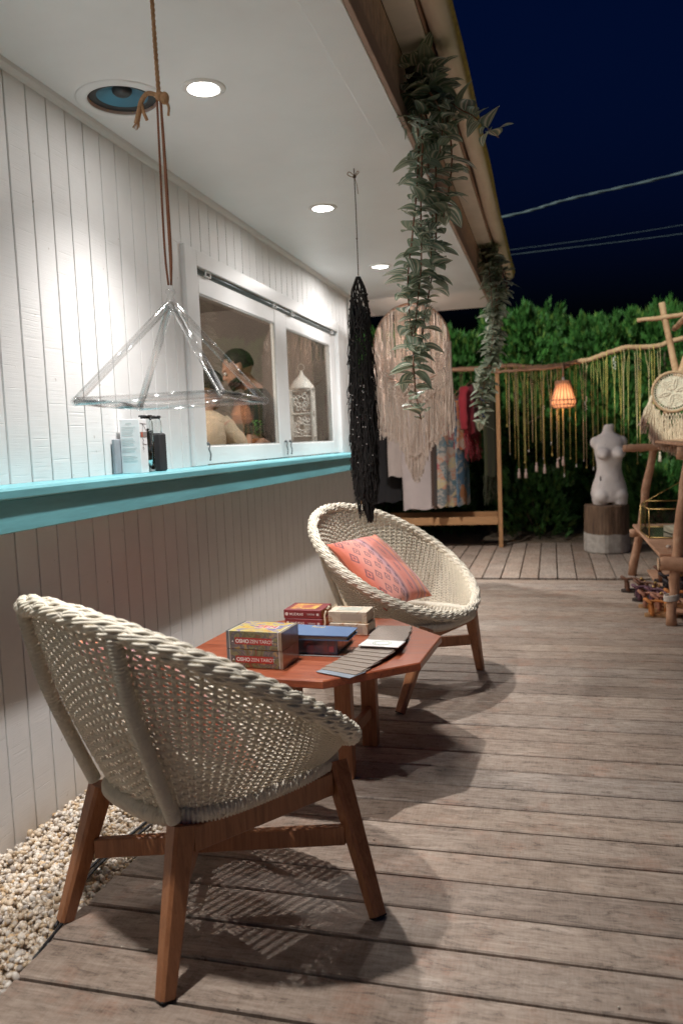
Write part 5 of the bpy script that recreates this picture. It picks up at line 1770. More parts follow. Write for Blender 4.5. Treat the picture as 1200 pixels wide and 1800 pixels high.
# ------------------------------------------------------------------ torso statue on its stump
def remeshed(b, voxel, smooth_it, name, mat, parent):
    me = b.mesh(name, mat, True)
    tmp = bpy.data.objects.new(name + '_tmp', me); COL.objects.link(tmp)
    md = tmp.modifiers.new('r', 'REMESH'); md.mode = 'VOXEL'; md.voxel_size = voxel; md.use_smooth_shade = True
    ms = tmp.modifiers.new('s', 'SMOOTH'); ms.iterations = smooth_it; ms.factor = .5
    dg = bpy.context.evaluated_depsgraph_get()
    m2 = bpy.data.meshes.new_from_object(tmp.evaluated_get(dg)); m2.name = name
    bpy.data.objects.remove(tmp)
    m2.materials.clear(); m2.materials.append(mat)
    o = bpy.data.objects.new(name, m2); link(o, parent)
    return o
def loft(b, secs, n=24, power=2.3):
    """secs: (cx, cy, z, rx, ry)"""
    V = []
    for cx, cy, z, rx, ry in secs:
        a = np.arange(n)*2*np.pi/n; c, s = np.cos(a), np.sin(a)
        k = (np.abs(c)**power+np.abs(s)**power)**(-1/power)
        V.append(np.stack([cx+rx*c*k, cy+ry*s*k, np.full(n, z)], 1))
    V = np.concatenate(V); m = len(secs)
    F = [(i*n+k, i*n+(k+1) % n, (i+1)*n+(k+1) % n, (i+1)*n+k) for i in range(m-1) for k in range(n)]
    F += [tuple(range(n))[::-1], tuple((m-1)*n+k for k in range(n))]
    b.add(V, F)
def build_statue():
    X, Y = 2.105, 8.06
    # stump
    st = empty('stump', (X-.012, Y, 0), label='thick tree stump with a whitewashed foot under the torso statue', cat='stump')
    t = NT('stump_wood'); v = t.coords('Object', (1, 1, 1)); vg = t.coords('Object', (7, 7, .8))
    s = t.n('ShaderNodeSeparateXYZ'); tc = t.n('ShaderNodeTexCoord'); t.l(tc.outputs['Object'], s.inputs[0])
    g = t.noise(vg, 6, 6, .65)
    wood = t.ramp(g, [(.3, (.07, .045, .03)), (.52, (.17, .105, .066)), (.72, (.27, .175, .115))])
    white = t.ramp(t.noise(v, 14, 6, .7), [(.3, (.36, .33, .29)), (.6, (.56, .53, .48)), (.8, (.62, .59, .55))])
    zz = t.math('ADD', s.outputs[2], t.math('MULTIPLY', t.math('SUBTRACT', t.noise(v, 4, 3, .5), .5), .07))
    c = t.mix(t.ramp(zz, [(.186, 1.0), (.196, 0.0)]), wood, white)
    m = t.done(c, .8, t.bump(g, .6, .008))
    rs = np.random.default_rng(4)
    jit = 1 + .02*np.sin(np.arange(48)*2*np.pi/48*3) + .02*np.sin(np.arange(48)*2*np.pi/48*7+1) + rs.normal(0, .008, 48)
    b = MB(); b.lathe([(.205, .002), (.214, .02), (.212, .18), (.208, .32), (.206, .455), (.200, .463), (0, .465)], 48, jit=jit); b.build('log', m, st)
    o = empty('torso_statue', (X+.015, Y-.01, .466), .18, label='white plaster female torso without head or arms on the stump', cat='statue')
    m = plain('white_plaster', (.76, .71, .69), .6, .10, 9, bump=.25, bscale=60)
    b = MB()
    loft(b, [(0.0, 0, .02, .135, .090), (0, .0, .07, .150, .100), (0, .004, .14, .153, .104), (0, .004, .20, .140, .098), (.0, 0, .27, .118, .082), (.0, -.004, .34, .104, .074), (.0, -.004, .40, .106, .078),
             (0, -.006, .47, .118, .086), (0, -.004, .53, .126, .090), (0, .002, .59, .132, .086), (0, .008, .63, .128, .074), (0, .012, .665, .098, .058), (0, .012, .685, .058, .046), (0, .010, .72, .046, .043), (.004, .004, .750, .046, .043), (.010, .0, .772, .038, .036)])
    for sg in (-1, 1):
        b.ball((sg*.064, -.072, .495), (.062, .058, .060), 20, 14); b.ball((sg*.066, -.100, .480), (.040, .042, .040), 16, 12)
        b.ball((sg*.112, .004, .600), (.048, .050, .058), 18, 12)            # shoulder stump
        b.ball((sg*.070, .070, .105), (.075, .062, .082), 18, 12)            # buttocks
        b.ball((sg*.075, -.030, .085), (.078, .082, .085), 18, 12)
    loft(b, [(-.076, .0, -.002, .060, .072), (-.078, 0, .05, .070, .084), (-.075, 0, .10, .072, .088)])
    loft(b, [(.082, -.02, -.002, .064, .080), (.080, -.015, .05, .070, .088), (.075, 0, .10, .072, .088)])
    b.ball((0, -.070, .225), (.080, .024, .085), 14, 10)
    t_ = remeshed(b, .0085, 4, 'torso_body', m, o); t_.scale = (1.10, 1.06, 1.0)
    b = MB(); b.box(-.104, -.096, -.079, -.070, .235, .278, .002)
    b.build('dark_mark', plain('statue_dark_mark', (.06, .05, .05), .7), o)
    b = MB(); b.ball((-.050, -.083, .578), (.008, .004, .005), 8, 6); b.build('chip', bpy.data.materials['statue_dark_mark'], o)
build_statue()

# ------------------------------------------------------------------ pole display shelf on the right
def build_pole_shelf():
    o = empty('pole_shelf', (2.25, 5.0, 0), label='rustic display shelf of peeled poles at the right edge of the deck', cat='display shelf')
    ox, oy = 2.25, 5.0
    def L(pts): return [(x-ox, y-oy, z) for x, y, z in pts]
    def pole(name, pts, r0, r1, seed, n=24):
        b = MB(); logtube(b, L(pts), r0, r1, n, seed); b.build(name, LOG, o, smooth=True)
    pole('pole', [(2.20, 6.72, 0), (2.285, 6.71, .50), (2.36, 6.70, .98), (2.545, 6.69, 1.52), (2.70, 6.69, 2.02)], .032, .027, 1)
    pole('pole', [(3.05, 6.78, 0), (2.86, 6.77, .55), (2.66, 6.76, 1.25), (2.555, 6.75, 1.56), (2.44, 6.75, 2.155)], .032, .025, 2)
    pole('pole', [(2.258, 5.0, 0), (2.29, 5.0, .38), (2.335, 5.0, .80), (2.44, 5.0, 1.4), (2.60, 5.0, 2.0)], .031, .025, 3)
    pole('pole', [(3.05, 5.05, 0), (2.85, 5.06, .7), (2.62, 5.07, 1.5), (2.47, 5.07, 2.1)], .033, .028, 4)
    # cross poles
    pole('cross_pole', [(2.14, 6.64, 1.030), (2.45, 6.64, 1.036), (2.95, 6.66, 1.03)], .030, .030, 5)
    pole('cross_pole', [(2.19, 4.98, .375), (2.6, 4.93, .375), (2.95, 4.93, .372)], .040, .038, 6)
    pole('cross_pole', [(2.29, 4.96, 1.03), (2.6, 4.93, 1.03), (2.9, 4.93, 1.03)], .036, .036, 7)
    pole('cross_pole', [(2.18, 6.62, .36), (2.6, 6.63, .36), (2.98, 6.65, .36)], .030, .030, 8)
    pole('long_pole', [(2.50, 4.9, 1.94), (2.52, 5.9, 1.95), (2.55, 6.9, 1.965)], .022, .022, 9)
    pole('top_pole', [(2.26, 6.76, 2.035), (2.6, 6.72, 2.045), (3.0, 6.72, 2.06)], .018, .020, 10)
    b = MB(); b.lathe([(.0385, 0), (.0385, .004), (0, .004)], 18); e = b.build('sawn_end', LOGEND, o)
    e.matrix_local = Matrix.Translation((2.190-ox, 4.980-oy, .375)) @ Matrix.Rotation(R(-90), 4, 'Y')
    # rough-edged shelf boards
    for z, x0, x1 in ((.415, 2.200, 2.90), (1.075, 2.36, 2.86)):
        for k in range(4):
            w_ = (x1-x0)/4
            b = MB(); b.box(x0+k*w_+.002-ox, x0+(k+1)*w_-.002-ox, 5.05-oy-.06*random.random(), 6.66-oy, z-.012, z+.010+.002*k, .004)
            b.build('shelf_plank', LOG, o)
    b = MB()
    rows = [[2.35+i*.05, 5.02+j*.12, .11] for i in range(2) for j in range(14)]
    b.box(2.30-ox, 2.85-ox, 5.06-oy, 6.62-oy, .050, .066, .003); b.build('lower_plank', LOG, o)
    # lashings at the joints and at the front foot
    b = MB()
    for (x, y, z) in ((2.263, 5.0, .155), (2.553, 6.71, 1.545), (2.285, 6.70, .37)):
        for k in range(4):
            a = np.linspace(0, 2*np.pi, 17)[:-1]
            b.tube(np.stack([x-ox+.040*np.cos(a), y-oy+.040*np.sin(a), z+k*.009+.006*np.cos(a)], 1), .0055, 5, closed=True)
    b.build('lashing', plain('white_lashing_cord', (.55, .50, .45), .8), o, smooth=True)
build_pole_shelf()

def build_shelf_goods():
    glass = m_glass_sheet('terrarium_glass', (.93, .96, .94))
    o = empty('glass_terrarium', (2.37, 6.05, .4285), .0, label='brass-edged glass terrarium box with papers inside on the pole shelf', cat='terrarium')
    base = [(-.145, -.30), (.20, -.32), (.30, .0), (.20, .34), (-.10, .36), (-.165, .05)]
    H = .20
    tp = [(x*1.0, y*1.0) for x, y in base]
    b = MB(); n = len(base)
    for k in range(n):
        p, q = base[k], base[(k+1) % n]
        b.tube([(*p, .003), (*q, .003)], .0045, 6); b.tube([(*tp[k], H), (*tp[(k+1) % n], H)], .0045, 6); b.tube([(*p, .003), (*tp[k], H)], .0045, 6)
    b.build('brass_edge', BRASS, o, smooth=True)
    b = MB()
    for k in range(n):
        p, q = base[k], base[(k+1) % n]; t_, u_ = tp[k], tp[(k+1) % n]
        b.add([(*p, .004), (*q, .004), (*u_, H), (*t_, H)], [(0, 1, 2, 3)])
    b.build('glass_side', glass, o)
    b = MB(); b.prism(base, 0, .0025); b.build('mirror_base', plain('mirror_base', (.35, .33, .30), .12, .05, 10, Metallic=.8), o)
    # the lid propped open on a chain
    b = MB(); lid = [(.30, .0, H+.005), (.20, .34, H+.005), (.36, .50, H+.26), (.46, .10, H+.27)]
    b.add(lid, [(0, 1, 2, 3)]); b.build('glass_lid', plain('frosted_lid', (.55, .52, .50), .3), o)
    b = MB()
    for k in range(4): b.tube([lid[k], lid[(k+1) % 4]], .0045, 6)
    b.tube([(-.13, .20, H), (.36, .46, H+.25)], .0025, 5); b.build('lid_edge', BRASS, o, smooth=True)
    b = MB(); b.box(.0, .20, -.20, .05, .005, .05, .003)
    p = b.build('price_card', plain('cream_price_card', (.62, .54, .42), .6, .1), None); p.location = (2.37, 6.05, .4290); p.rotation_euler = (0, 0, .2)
    tag(p, 'small cream box lying inside the glass terrarium', 'box')
    # shells and crystals along the shelf front
    g = np.random.default_rng(9)
    for k in range(7):
        b = MB(); r = g.uniform(.010, .017); b.ball((0, 0, r*.75), (r, r*.8, r*.75), 9, 6)
        s = b.build('sea_shell', plain('pale_shell', (.66, .56, .48), .4) if 'pale_shell' not in bpy.data.materials else bpy.data.materials['pale_shell'], None, smooth=True)
        s.location = (2.28+.045*k, 5.24+.05*(k % 3), .4275)
        tag(s, 'small pale shell on the pole shelf in front of the terrarium', 'shell', 'shells on the pole shelf')
    # sandals on the bottom plank and the floor beside it
    strapm = [plain('sandal_strap_%s' % n_, c, .6, .3, 60) for n_, c in (('brown', (.16, .07, .04)), ('multicolour', (.40, .18, .12)), ('black', (.03, .025, .03)), ('orange', (.55, .20, .05)), ('plum', (.14, .06, .09)))]
    solem = plain('tan_cork_sole', (.40, .22, .10), .7, .2, 40)
    soled = plain('dark_sole', (.06, .045, .04), .7)
    names = ['brown', 'multicoloured', 'black', 'orange', 'plum']
    pos = [(2.170, 6.02, 0, .1, 0), (2.245, 5.86, 0, -.1, 0), (2.215, 5.70, 0, .15, 4), (2.29, 5.60, 0, .0, 4), (2.235, 5.47, 0, -.1, 1), (2.30, 5.36, 0, .1, 1), (2.245, 5.22, 0, .05, 3), (2.36, 5.20, .066, .1, 3), (2.40, 5.52, .066, .0, 2), (2.40, 5.78, .066, .1, 2), (2.40, 6.05, .066, -.1, 0)]
    slabels = ['brown strappy sandal farthest back in the row on the floor, by the rear pole', 'brown strappy sandal on the floor next in front of the hindmost one', 'plum strappy sandal in the middle of the floor row, nearer the deck', 'plum strappy sandal in the middle of the floor row, under the shelf',
               'multicoloured strappy sandal on the floor, jutting towards the deck', 'multicoloured strappy sandal on the floor, tucked under the shelf', 'orange strappy sandal on the floor beside the front pole', 'orange strappy sandal at the front of the lowest plank', 'black strappy sandal on the lowest plank, behind the orange one', 'black strappy sandal in the middle of the lowest plank', 'brown strappy sandal at the back of the lowest plank']
    for k, (x, y, z, rz, mi) in enumerate(pos):
        o = empty('sandal', (x, y, z+.001), R(-90)+rz, label=slabels[k], cat='sandal', group='sandals by the pole shelf')
        # sole outline, toe towards +y
        out = []
        for i in range(22):
            a = 2*math.pi*i/22
            yy = .112*math.sin(a); w_ = .040 if yy > 0 else .031
            out.append((w_*math.cos(a)*(1+.10*math.sin(a)), yy))
        b = MB(); b.prism(out, 0, .022); b.build('sole', solem if mi in (1, 3) else soled, o, smooth=False)
        b = MB()
        for yy, h, w_ in ((.060, .075, .040), (.025, .090, .039), (-.07, .100, .031)):
            P = smoothpath([(-w_, yy, .012), (-w_*.8, yy, h*.75), (0, yy-.01, h), (w_*.8, yy, h*.75), (w_, yy, .012)], 14)
            b.tube(P, .0150, 6, flat=.35, ref=np.array([0, 0, 1.]) + 0*P)
        b.tube(smoothpath([(0, .085, .014), (0, .06, .072), (0, .02, .090), (-.02, -.03, .096), (-.031, -.07, .090)], 16), .009, 5)
        b.tube(smoothpath([(-.031, -.07, .085), (-.02, -.095, .105), (0, -.108, .112), (.02, -.095, .105), (.031, -.07, .085)], 14), .011, 6)
        b.build('strap', strapm[mi], o, smooth=True)
        b = MB(); b.ball((0, .03, .096), .012, 8, 6); b.ball((.018, .05, .080), .008, 7, 5); b.build('bauble', BRASS, o, smooth=True)
    # large green leaf plant at the edge of the frame
    o = empty('leafy_plant', (2.52, 4.62, 1.09), label='broad-leaved green plant at the right edge beside the pole shelf', cat='plant')
    lm = plain('broad_green_leaf', (.10, .26, .07), .4, .25, 12)
    b = MB(); b.lathe([(0, 0), (.05, 0), (.062, .10), (.056, .10), (.045, .09), (0, .09)], 18); b.build('pot', plain('terracotta_pot', (.40, .17, .09), .8), o, smooth=True)
    lf = []
    n, m = 10, 7
    V, = [[]]
    for i in range(n):
        u = i/(n-1); w_ = .36*math.sin(math.pi*u**.7)*(1-.2*u)+.004
        for j in range(m):
            q = j/(m-1)*2-1; V.append((u, q*w_, .18*abs(q)*w_ - .28*u*u + .01*math.sin(9*u)*q))
    i, j = np.meshgrid(np.arange(n-1), np.arange(m-1), indexing='ij'); a = (i*m+j).ravel()
    me = quads_mesh('leaf', np.array(V), np.stack([a, a+m, a+m+1, a+1], 1), lm)
    for k, (az, el, L, ox_, oz) in enumerate(((3.3, -.9, .16, -.10, .06), (2.6, -1.1, .17, -.11, -.02), (3.9, -.2, .16, -.03, .14), (1.2, .2, .15, 0, .16), (5.2, .1, .16, .02, .15), (0.2, -.2, .15, .04, .14), (3.0, .4, .14, -.02, .2), (2.9, -1.2, .15, -.13, -.12))):
        d = Vector((math.cos(az)*math.cos(el), math.sin(az)*math.cos(el), math.sin(el))); yv = Vector((0, 0, 1)).cross(d).normalized(); zv = d.cross(yv)
        M = Matrix((d*L, yv*L, zv*L)).transposed().to_4x4(); M.translation = (ox_, -.02, oz+.06)
        inst(me, 'leaf', o, matrix=M)
        b = MB(); b.tube(smoothpath([(0, 0, .09), (ox_*.5, -.01, oz*.6+.12), (ox_, -.02, oz+.06)], 8), .004, 5); b.build('stem', lm, o, smooth=True)
    # bracket board that carries the pot
    b = MB(); b.box(2.44, 2.86, 4.50, 4.90, 1.065, 1.0885, .004); tag(b.build('plant_board', LOG, None), 'short peeled board carrying the leafy plant at the frame edge', 'board')
build_shelf_goods()

def build_dreamcatcher():
    X, Y, Z = 2.496, 6.58, 1.453
    o = empty('dreamcatcher', (X, Y, Z), label='round cream dreamcatcher with a lace centre and fringe on the pole shelf', cat='dreamcatcher')
    r = .150
    yarn = plain('cream_cotton_yarn', (.72, .55, .44), .85, .15, 60)
    lace = plain('lace_cotton', (.72, .58, .50), .85, .1, 50)
    a = np.linspace(0, 2*np.pi, 65)[:-1]
    b = MB(); b.tube(np.stack([r*np.cos(a), 0*a, r*np.sin(a)], 1), .011*(1+.10*np.cos(np.arange(64)*np.pi)), 8, closed=True); b.build('hoop', plain('wrapped_hoop', (.48, .29, .19), .8, .25, 60), o, smooth=True)
    b = MB()
    for rr in (.138, .118, .085, .070, .052, .022):
        b.tube(np.stack([rr*np.cos(a), 0*a+.002, rr*np.sin(a)], 1), .004 if rr > .1 else .0055, 5, closed=True)
    for k in range(48):
        t_ = 2*math.pi*k/48; b.tube([(.118*math.cos(t_), 0, .118*math.sin(t_)), (.146*math.cos(t_), 0, .146*math.sin(t_))], .0028, 4)
    for k in range(6):
        t_ = 2*math.pi*k/6+.3
        P = [(.016*math.cos(t_), -.002, .016*math.sin(t_)), (.060*math.cos(t_-.18), -.003, .060*math.sin(t_-.18)), (.112*math.cos(t_), -.002, .112*math.sin(t_)), (.060*math.cos(t_+.18), -.003, .060*math.sin(t_+.18)), (.016*math.cos(t_), -.002, .016*math.sin(t_))]
        b.tube(smoothpath(P, 20), .005, 5)
    for k in range(12):
        t_ = 2*math.pi*k/12
        b.tube([(.085*math.cos(t_), .001, .085*math.sin(t_)), (.118*math.cos(t_+.2), .001, .118*math.sin(t_+.2))], .004, 4)
    b.build('lace_web', lace, o, smooth=True)
    t = NT('lace_mesh'); sh = t.n('ShaderNodeBsdfTransparent'); mx = t.n('ShaderNodeMixShader')
    nz = t.n('ShaderNodeTexVoronoi', feature='DISTANCE_TO_EDGE'); nz.inputs['Scale'].default_value = 95; tc = t.n('ShaderNodeTexCoord'); t.l(tc.outputs['Object'], nz.inputs['Vector'])
    t.done((.70, .58, .50), .9); f = t.ramp(nz.outputs[0], [(.30, 1.0), (.34, 0.0)])
    t.l(f, mx.inputs[0]); t.l(sh.outputs[0], mx.inputs[1]); t.l(t.b.outputs[0], mx.inputs[2]); t.l(mx.outputs[0], t.out.inputs[0])
    b = MB(); b.prism([(.118*math.cos(q), .118*math.sin(q)) for q in np.linspace(0, 2*np.pi, 41)[:-1]], .001, .0025, axis=1); b.build('lace_ground', t.m, o)
    b = MB()
    # net below the hoop, then fringe
    for row in range(7):
        z0 = -.10 - row*.032
        for k in range(-8, 9):
            x = k*.024 + (row % 2)*.012
            lim = math.sqrt(max(0, .160**2-(min(.15, abs(z0)))**2)) if abs(z0) < .15 else 0
            if abs(x) > .175 or (z0 > -.15 and abs(x) < lim): continue
            for sx in (-1, 1): b.tube([(x, .002, z0), (x+sx*.012, .002, z0-.032)], .0030, 4)
            b.ball((x, .002, z0), .0046, 6, 4)
    b.build('net', yarn, o, smooth=True)
    g = np.random.default_rng(3)
    tops, bots = [], []
    for k in range(230):
        x = g.uniform(-.165, .185)
        zt = -math.sqrt(max(.0001, .155**2-min(.154, abs(x))**2)) - .02 - (.16 if abs(x) < .1 else .02)*g.random()
        zb = -.30 - .14*(1-(x/.19)**2) - g.uniform(0, .04) - .12*np.clip((x+.02)/.15, 0, 1)
        tops.append((x, g.uniform(-.008, .008), zt)); bots.append((x*1.05, g.uniform(-.02, .02), zb))
    f = hanging_strands('fringe', tops, bots, yarn, o, .0028, .005, 9, 4, 4); tag(f, kind='stuff')
    tops, bots = [], []
    for k in range(26):
        tops.append((-.155+g.uniform(-.006, .006), g.uniform(-.01, .01), -.02)); bots.append((-.20-g.uniform(0, .05), g.uniform(-.02, .02), -.24-g.uniform(0, .08)))
    hanging_strands('side_tail', tops, bots, yarn, o, .003, .008, 10, 6, 4)
build_dreamcatcher()

# ------------------------------------------------------------------ hedge trees behind
def build_hedge():
    t = NT('hedge_leaf'); at = t.n('ShaderNodeVertexColor'); at.layer_name = 'tint'
    c = t.mix(t.ramp(t.noise(t.coords('Object'), 5, 4, .6), [(.3, 0), (.7, .5)]), at.outputs['Color'], (.030, .085, .022))
    m = t.done(c, .55, None)
    tl = t.n('ShaderNodeBsdfTranslucent'); t.l(c, tl.inputs[0]); mx = t.n('ShaderNodeMixShader'); mx.inputs[0].default_value = .25
    t.l(t.b.outputs[0], mx.inputs[1]); t.l(tl.outputs[0], mx.inputs[2]); t.l(mx.outputs[0], t.out.inputs[0])
    bark = plain('hedge_bark', (.10, .07, .045), .9, .3, 20)
    g = np.random.default_rng(17)
    def crown(rx, ry, h, n, seed, squat=False):
        g = np.random.default_rng(seed)
        # spray anchors: shell-weighted, with lumps and pointed tips
        u = g.random(n); z = h*(u**.85)
        if squat: prof = np.sqrt(np.clip(1-(z/h)**2, 0, 1))
        else: prof = np.interp(z/h, [0, .06, .25, .55, .8, .93, 1.0], [.72, .90, 1.0, 1.0, .88, .62, .18])
        a = g.uniform(0, 2*np.pi, n)
        lump = 1 + .14*np.sin(3*a+z*5+seed) + .11*np.sin(5*a-z*8+seed*2)
        rr = prof*lump*np.sqrt(g.uniform(.25, 1.0, n))
        P = np.stack([rx*rr*np.cos(a), ry*rr*np.sin(a), z], 1)
        # tips poking out of the top
        nt_ = max(8, int(22*rx/.5)); 
        tx = g.uniform(-.8, .8, nt_)*rx; ty = g.uniform(-.7, .7, nt_)*ry; th_ = g.uniform(.08, .26, nt_)*(0.5 if squat else 1)
        k = 60
        tip = np.stack([np.repeat(tx, k)+g.normal(0, .022, nt_*k), np.repeat(ty, k)+g.normal(0, .022, nt_*k),
                        h*.90 + np.repeat(th_, k)*g.random(nt_*k)*1.3 + g.normal(0, .02, nt_*k)], 1)
        P = np.concatenate([P, tip]); N = len(P)
        out = P/np.array([rx, ry, h]); out[:, 2] = .70 + 1.1*(P[:, 2]/h)**2
        out += g.normal(0, .35, (N, 3)); out /= np.linalg.norm(out, axis=1, keepdims=True)
        side = np.cross(out, g.normal(size=(N, 3))); side /= np.linalg.norm(side, axis=1, keepdims=True)
        L = g.uniform(.050, .115, N)
        Vs, Qs = [], []
        base_i = 0
        fan = [(-.62, .55), (-.30, .80), (0, 1.0), (.30, .80), (.62, .55)]
        nrm = np.cross(out, side)
        for ang, ln in fan:
            d = out*math.cos(ang)+side*math.sin(ang)
            wv = (side*math.cos(ang)-out*math.sin(ang))
            st = P + out*(L*.25*(1-abs(ang)))[:, None]
            ll = (L*ln)[:, None]; ww = (L*.068)[:, None]
            bend = nrm*(L*g.uniform(-.15, .15, N))[:, None]
            q = np.stack([st, st+d*ll*.5+wv*ww+bend*.5, st+d*ll+bend, st+d*ll*.5-wv*ww+bend*.5], 1)
            Vs.append(q.reshape(-1, 3)); Qs.append(np.arange(N*4).reshape(N, 4)+base_i); base_i += N*4
        tint = g.uniform(0, 1, N)
        lo = np.array((.034, .11, .022)); hi = np.array((.10, .28, .058)); yl = np.array((.19, .29, .055))
        col = lo + (hi-lo)*tint[:, None]; col[g.random(N) < .12] = yl
        cc = np.tile(np.repeat(col, 4, 0), (5, 1))
        return np.concatenate(Vs), np.concatenate(Qs), cc
    spec = [(-1.55, 10.35, .62, .60, 2.45, 3400), (-.60, 10.30, .66, .60, 2.52, 4200), (.36, 10.25, .66, .62, 2.46, 5400), (1.28, 10.30, .64, .60, 2.66, 5800), (2.12, 10.25, .62, .60, 2.50, 5800), (2.92, 10.28, .64, .60, 2.60, 5200), (3.80, 10.30, .66, .60, 2.70, 4200), (4.85, 10.35, .70, .60, 2.6, 2600)]
    labels = ['hedge tree behind the left end of the clothes rail', 'hedge tree hidden behind the black macrame', 'hedge tree behind the beige macrame and the red kaftan', 'tall hedge tree directly behind the wooden post and the first necklaces', 'hedge tree behind the lit lantern and the torso statue',
              'hedge tree behind the crossed poles of the display shelf', 'hedge tree at the right edge of the picture', 'hedge tree beyond the right edge of the deck']
    for k, (x, y, rx, ry, h, n) in enumerate(spec):
        o = empty('hedge_tree', (x, y, -.02), label='dense green ' + labels[k], cat='tree', group='evergreen hedge trees behind the deck')
        V, Q, cc = crown(rx, ry, h, int(n*1.7), 30+k)
        me = quads_mesh('crown', V, Q, m, False)
        ca = me.color_attributes.new('tint', 'FLOAT_COLOR', 'POINT'); ca.data.foreach_set('color', np.concatenate([cc, np.ones((len(cc), 1))], 1).astype(np.float32).ravel())
        c = bpy.data.objects.new('crown', me); link(c, o)
        b = MB()
        b.tube(smoothpath([(0, 0, -.05), (.02, .01, .7), (-.01, 0, 1.5), (0, 0, h*.9)], 12), np.linspace(.055, .012, 12), 8)
        for q in range(9):
            z = .3+.2*q; a = q*2.4; b.tube(smoothpath([(0, 0, z), (rx*.4*math.cos(a), ry*.4*math.sin(a), z+.14), (rx*.75*math.cos(a), ry*.75*math.sin(a), z+.34)], 8), np.linspace(.018, .005, 8), 5)
        b.build('trunk', bark, o, smooth=True)
    for (x, y, rx, ry, h, n, lab) in ((1.42, 9.25, .42, .34, .62, 1500, 'low rounded bush on the gravel between the post and the stump'), (2.75, 9.15, .55, .40, .66, 1500, 'low rounded bush behind the display shelf'), (.25, 9.45, .5, .36, .55, 1000, 'low rounded bush behind the clothes rack')):
        o = empty('shrub', (x, y, 0.02), label=lab, cat='bush', group='low bushes at the foot of the hedge')
        V, Q, cc = crown(rx, ry, h, n, int(x*100), True)
        me = quads_mesh('foliage', V, Q, m, False)
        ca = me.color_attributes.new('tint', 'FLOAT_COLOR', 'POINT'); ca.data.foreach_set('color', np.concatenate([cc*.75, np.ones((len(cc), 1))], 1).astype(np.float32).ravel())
        c = bpy.data.objects.new('foliage', me); link(c, o)
        b = MB()
        for q in range(7):
            a = q*.9; b.tube(smoothpath([(0, 0, -.02), (rx*.3*math.cos(a), ry*.3*math.sin(a), h*.4), (rx*.6*math.cos(a), ry*.6*math.sin(a), h*.7)], 8), np.linspace(.012, .004, 8), 5)
        b.build('stem', bark, o, smooth=True)
    # dark boundary wall behind the hedge closes the view between the trunks
    b = MB(); b.box(-8, 9, 11.2, 11.3, -.1, 1.9)
    tag(b.build('garden_fence', plain('dark_fence_board', (.03, .028, .025), .9), None), 'dark boarded fence standing behind the hedge trees', 'fence')
build_hedge()

def build_cables():
    m = plain('twisted_cable', (.085, .11, .14), .5, .3, 3, stretch=(1, 1, 1))
    def cable(label, pts, r, twist=0.0):
        P = smoothpath(pts, 160)
        b = MB()
        if twist:
            ph = np.arange(160)*twist
            for s in (0, math.pi): b.tube(P + np.stack([0*ph, r*.6*np.cos(ph+s), r*.6*np.sin(ph+s)], 1), r, 6)
        else: b.tube(P, r, 6)
        o = b.build('power_cable', m, None, smooth=True); tag(o, label, 'cable', 'overhead cables in the night sky')
    cable('upper twisted overhead cable rising to the right in the night sky', [(-2.5, 14, 4.62), (.786, 14, 4.83), (1.943, 14, 5.004), (3.686, 14, 5.216), (7, 14, 5.75)], .014, .33)
    cable('middle thin overhead cable just above the lowest one', [(-2.5, 14, 4.18), (.915, 14, 4.282), (2.824, 14, 4.352), (7, 14, 4.62)], .0032)
    cable('lowest thin overhead cable over the hedge', [(-2.5, 14, 4.10), (.933, 14, 4.20), (3.514, 14, 4.262), (7, 14, 4.42)], .0042)
build_cables()

def build_ground_cable():
    b = MB()
    m = plain('black_flex', (.02, .02, .022), .5)
    b.tube(smoothpath([(.395, 1.50, -.003), (.378, 1.66, .004), (.335, 1.80, .006), (.325, 1.936, .006), (.349, 2.09, .006), (.37, 2.4, .004), (.36, 3.0, .0)], 50), .0045, 7)
    tag(b.build('power_lead', m, None, smooth=True), 'black power lead lying on the pebbles below the nearer chair, outer one', 'lead', 'leads on the pebbles')
    b = MB(); b.tube(smoothpath([(.370, 1.62, -.002), (.322, 1.80, .005), (.308, 1.93, .006), (.330, 2.12, .006), (.345, 2.5, .003)], 40), .0045, 7)
    tag(b.build('power_lead', m, None, smooth=True), 'black power lead lying closer to the wall on the pebbles', 'lead', 'leads on the pebbles')
build_ground_cable()

def build_debris():
    # grit, leaf crumbs and a few stray pebbles caught in the deck gaps
    g = np.random.default_rng(77)
    m = plain('deck_grit', (.50, .44, .36), .8, .4, 60)
    b = MB()
    for k in range(120):
        x = g.uniform(.42, 2.9); row = int(g.integers(-4, 30)); y = 1.867+.1448*row + (g.uniform(-.003, .009) if g.random() < .6 else g.uniform(0, .14))
        if y < .9: continue
        r = g.uniform(.0010, .0032)
        b.ball((x, y, r*.6+.0005), (r*g.uniform(.7, 1.8), r, r*.7), 6, 4)
    o = b.build('debris', m, None, smooth=True); tag(o, kind='stuff')
build_debris()
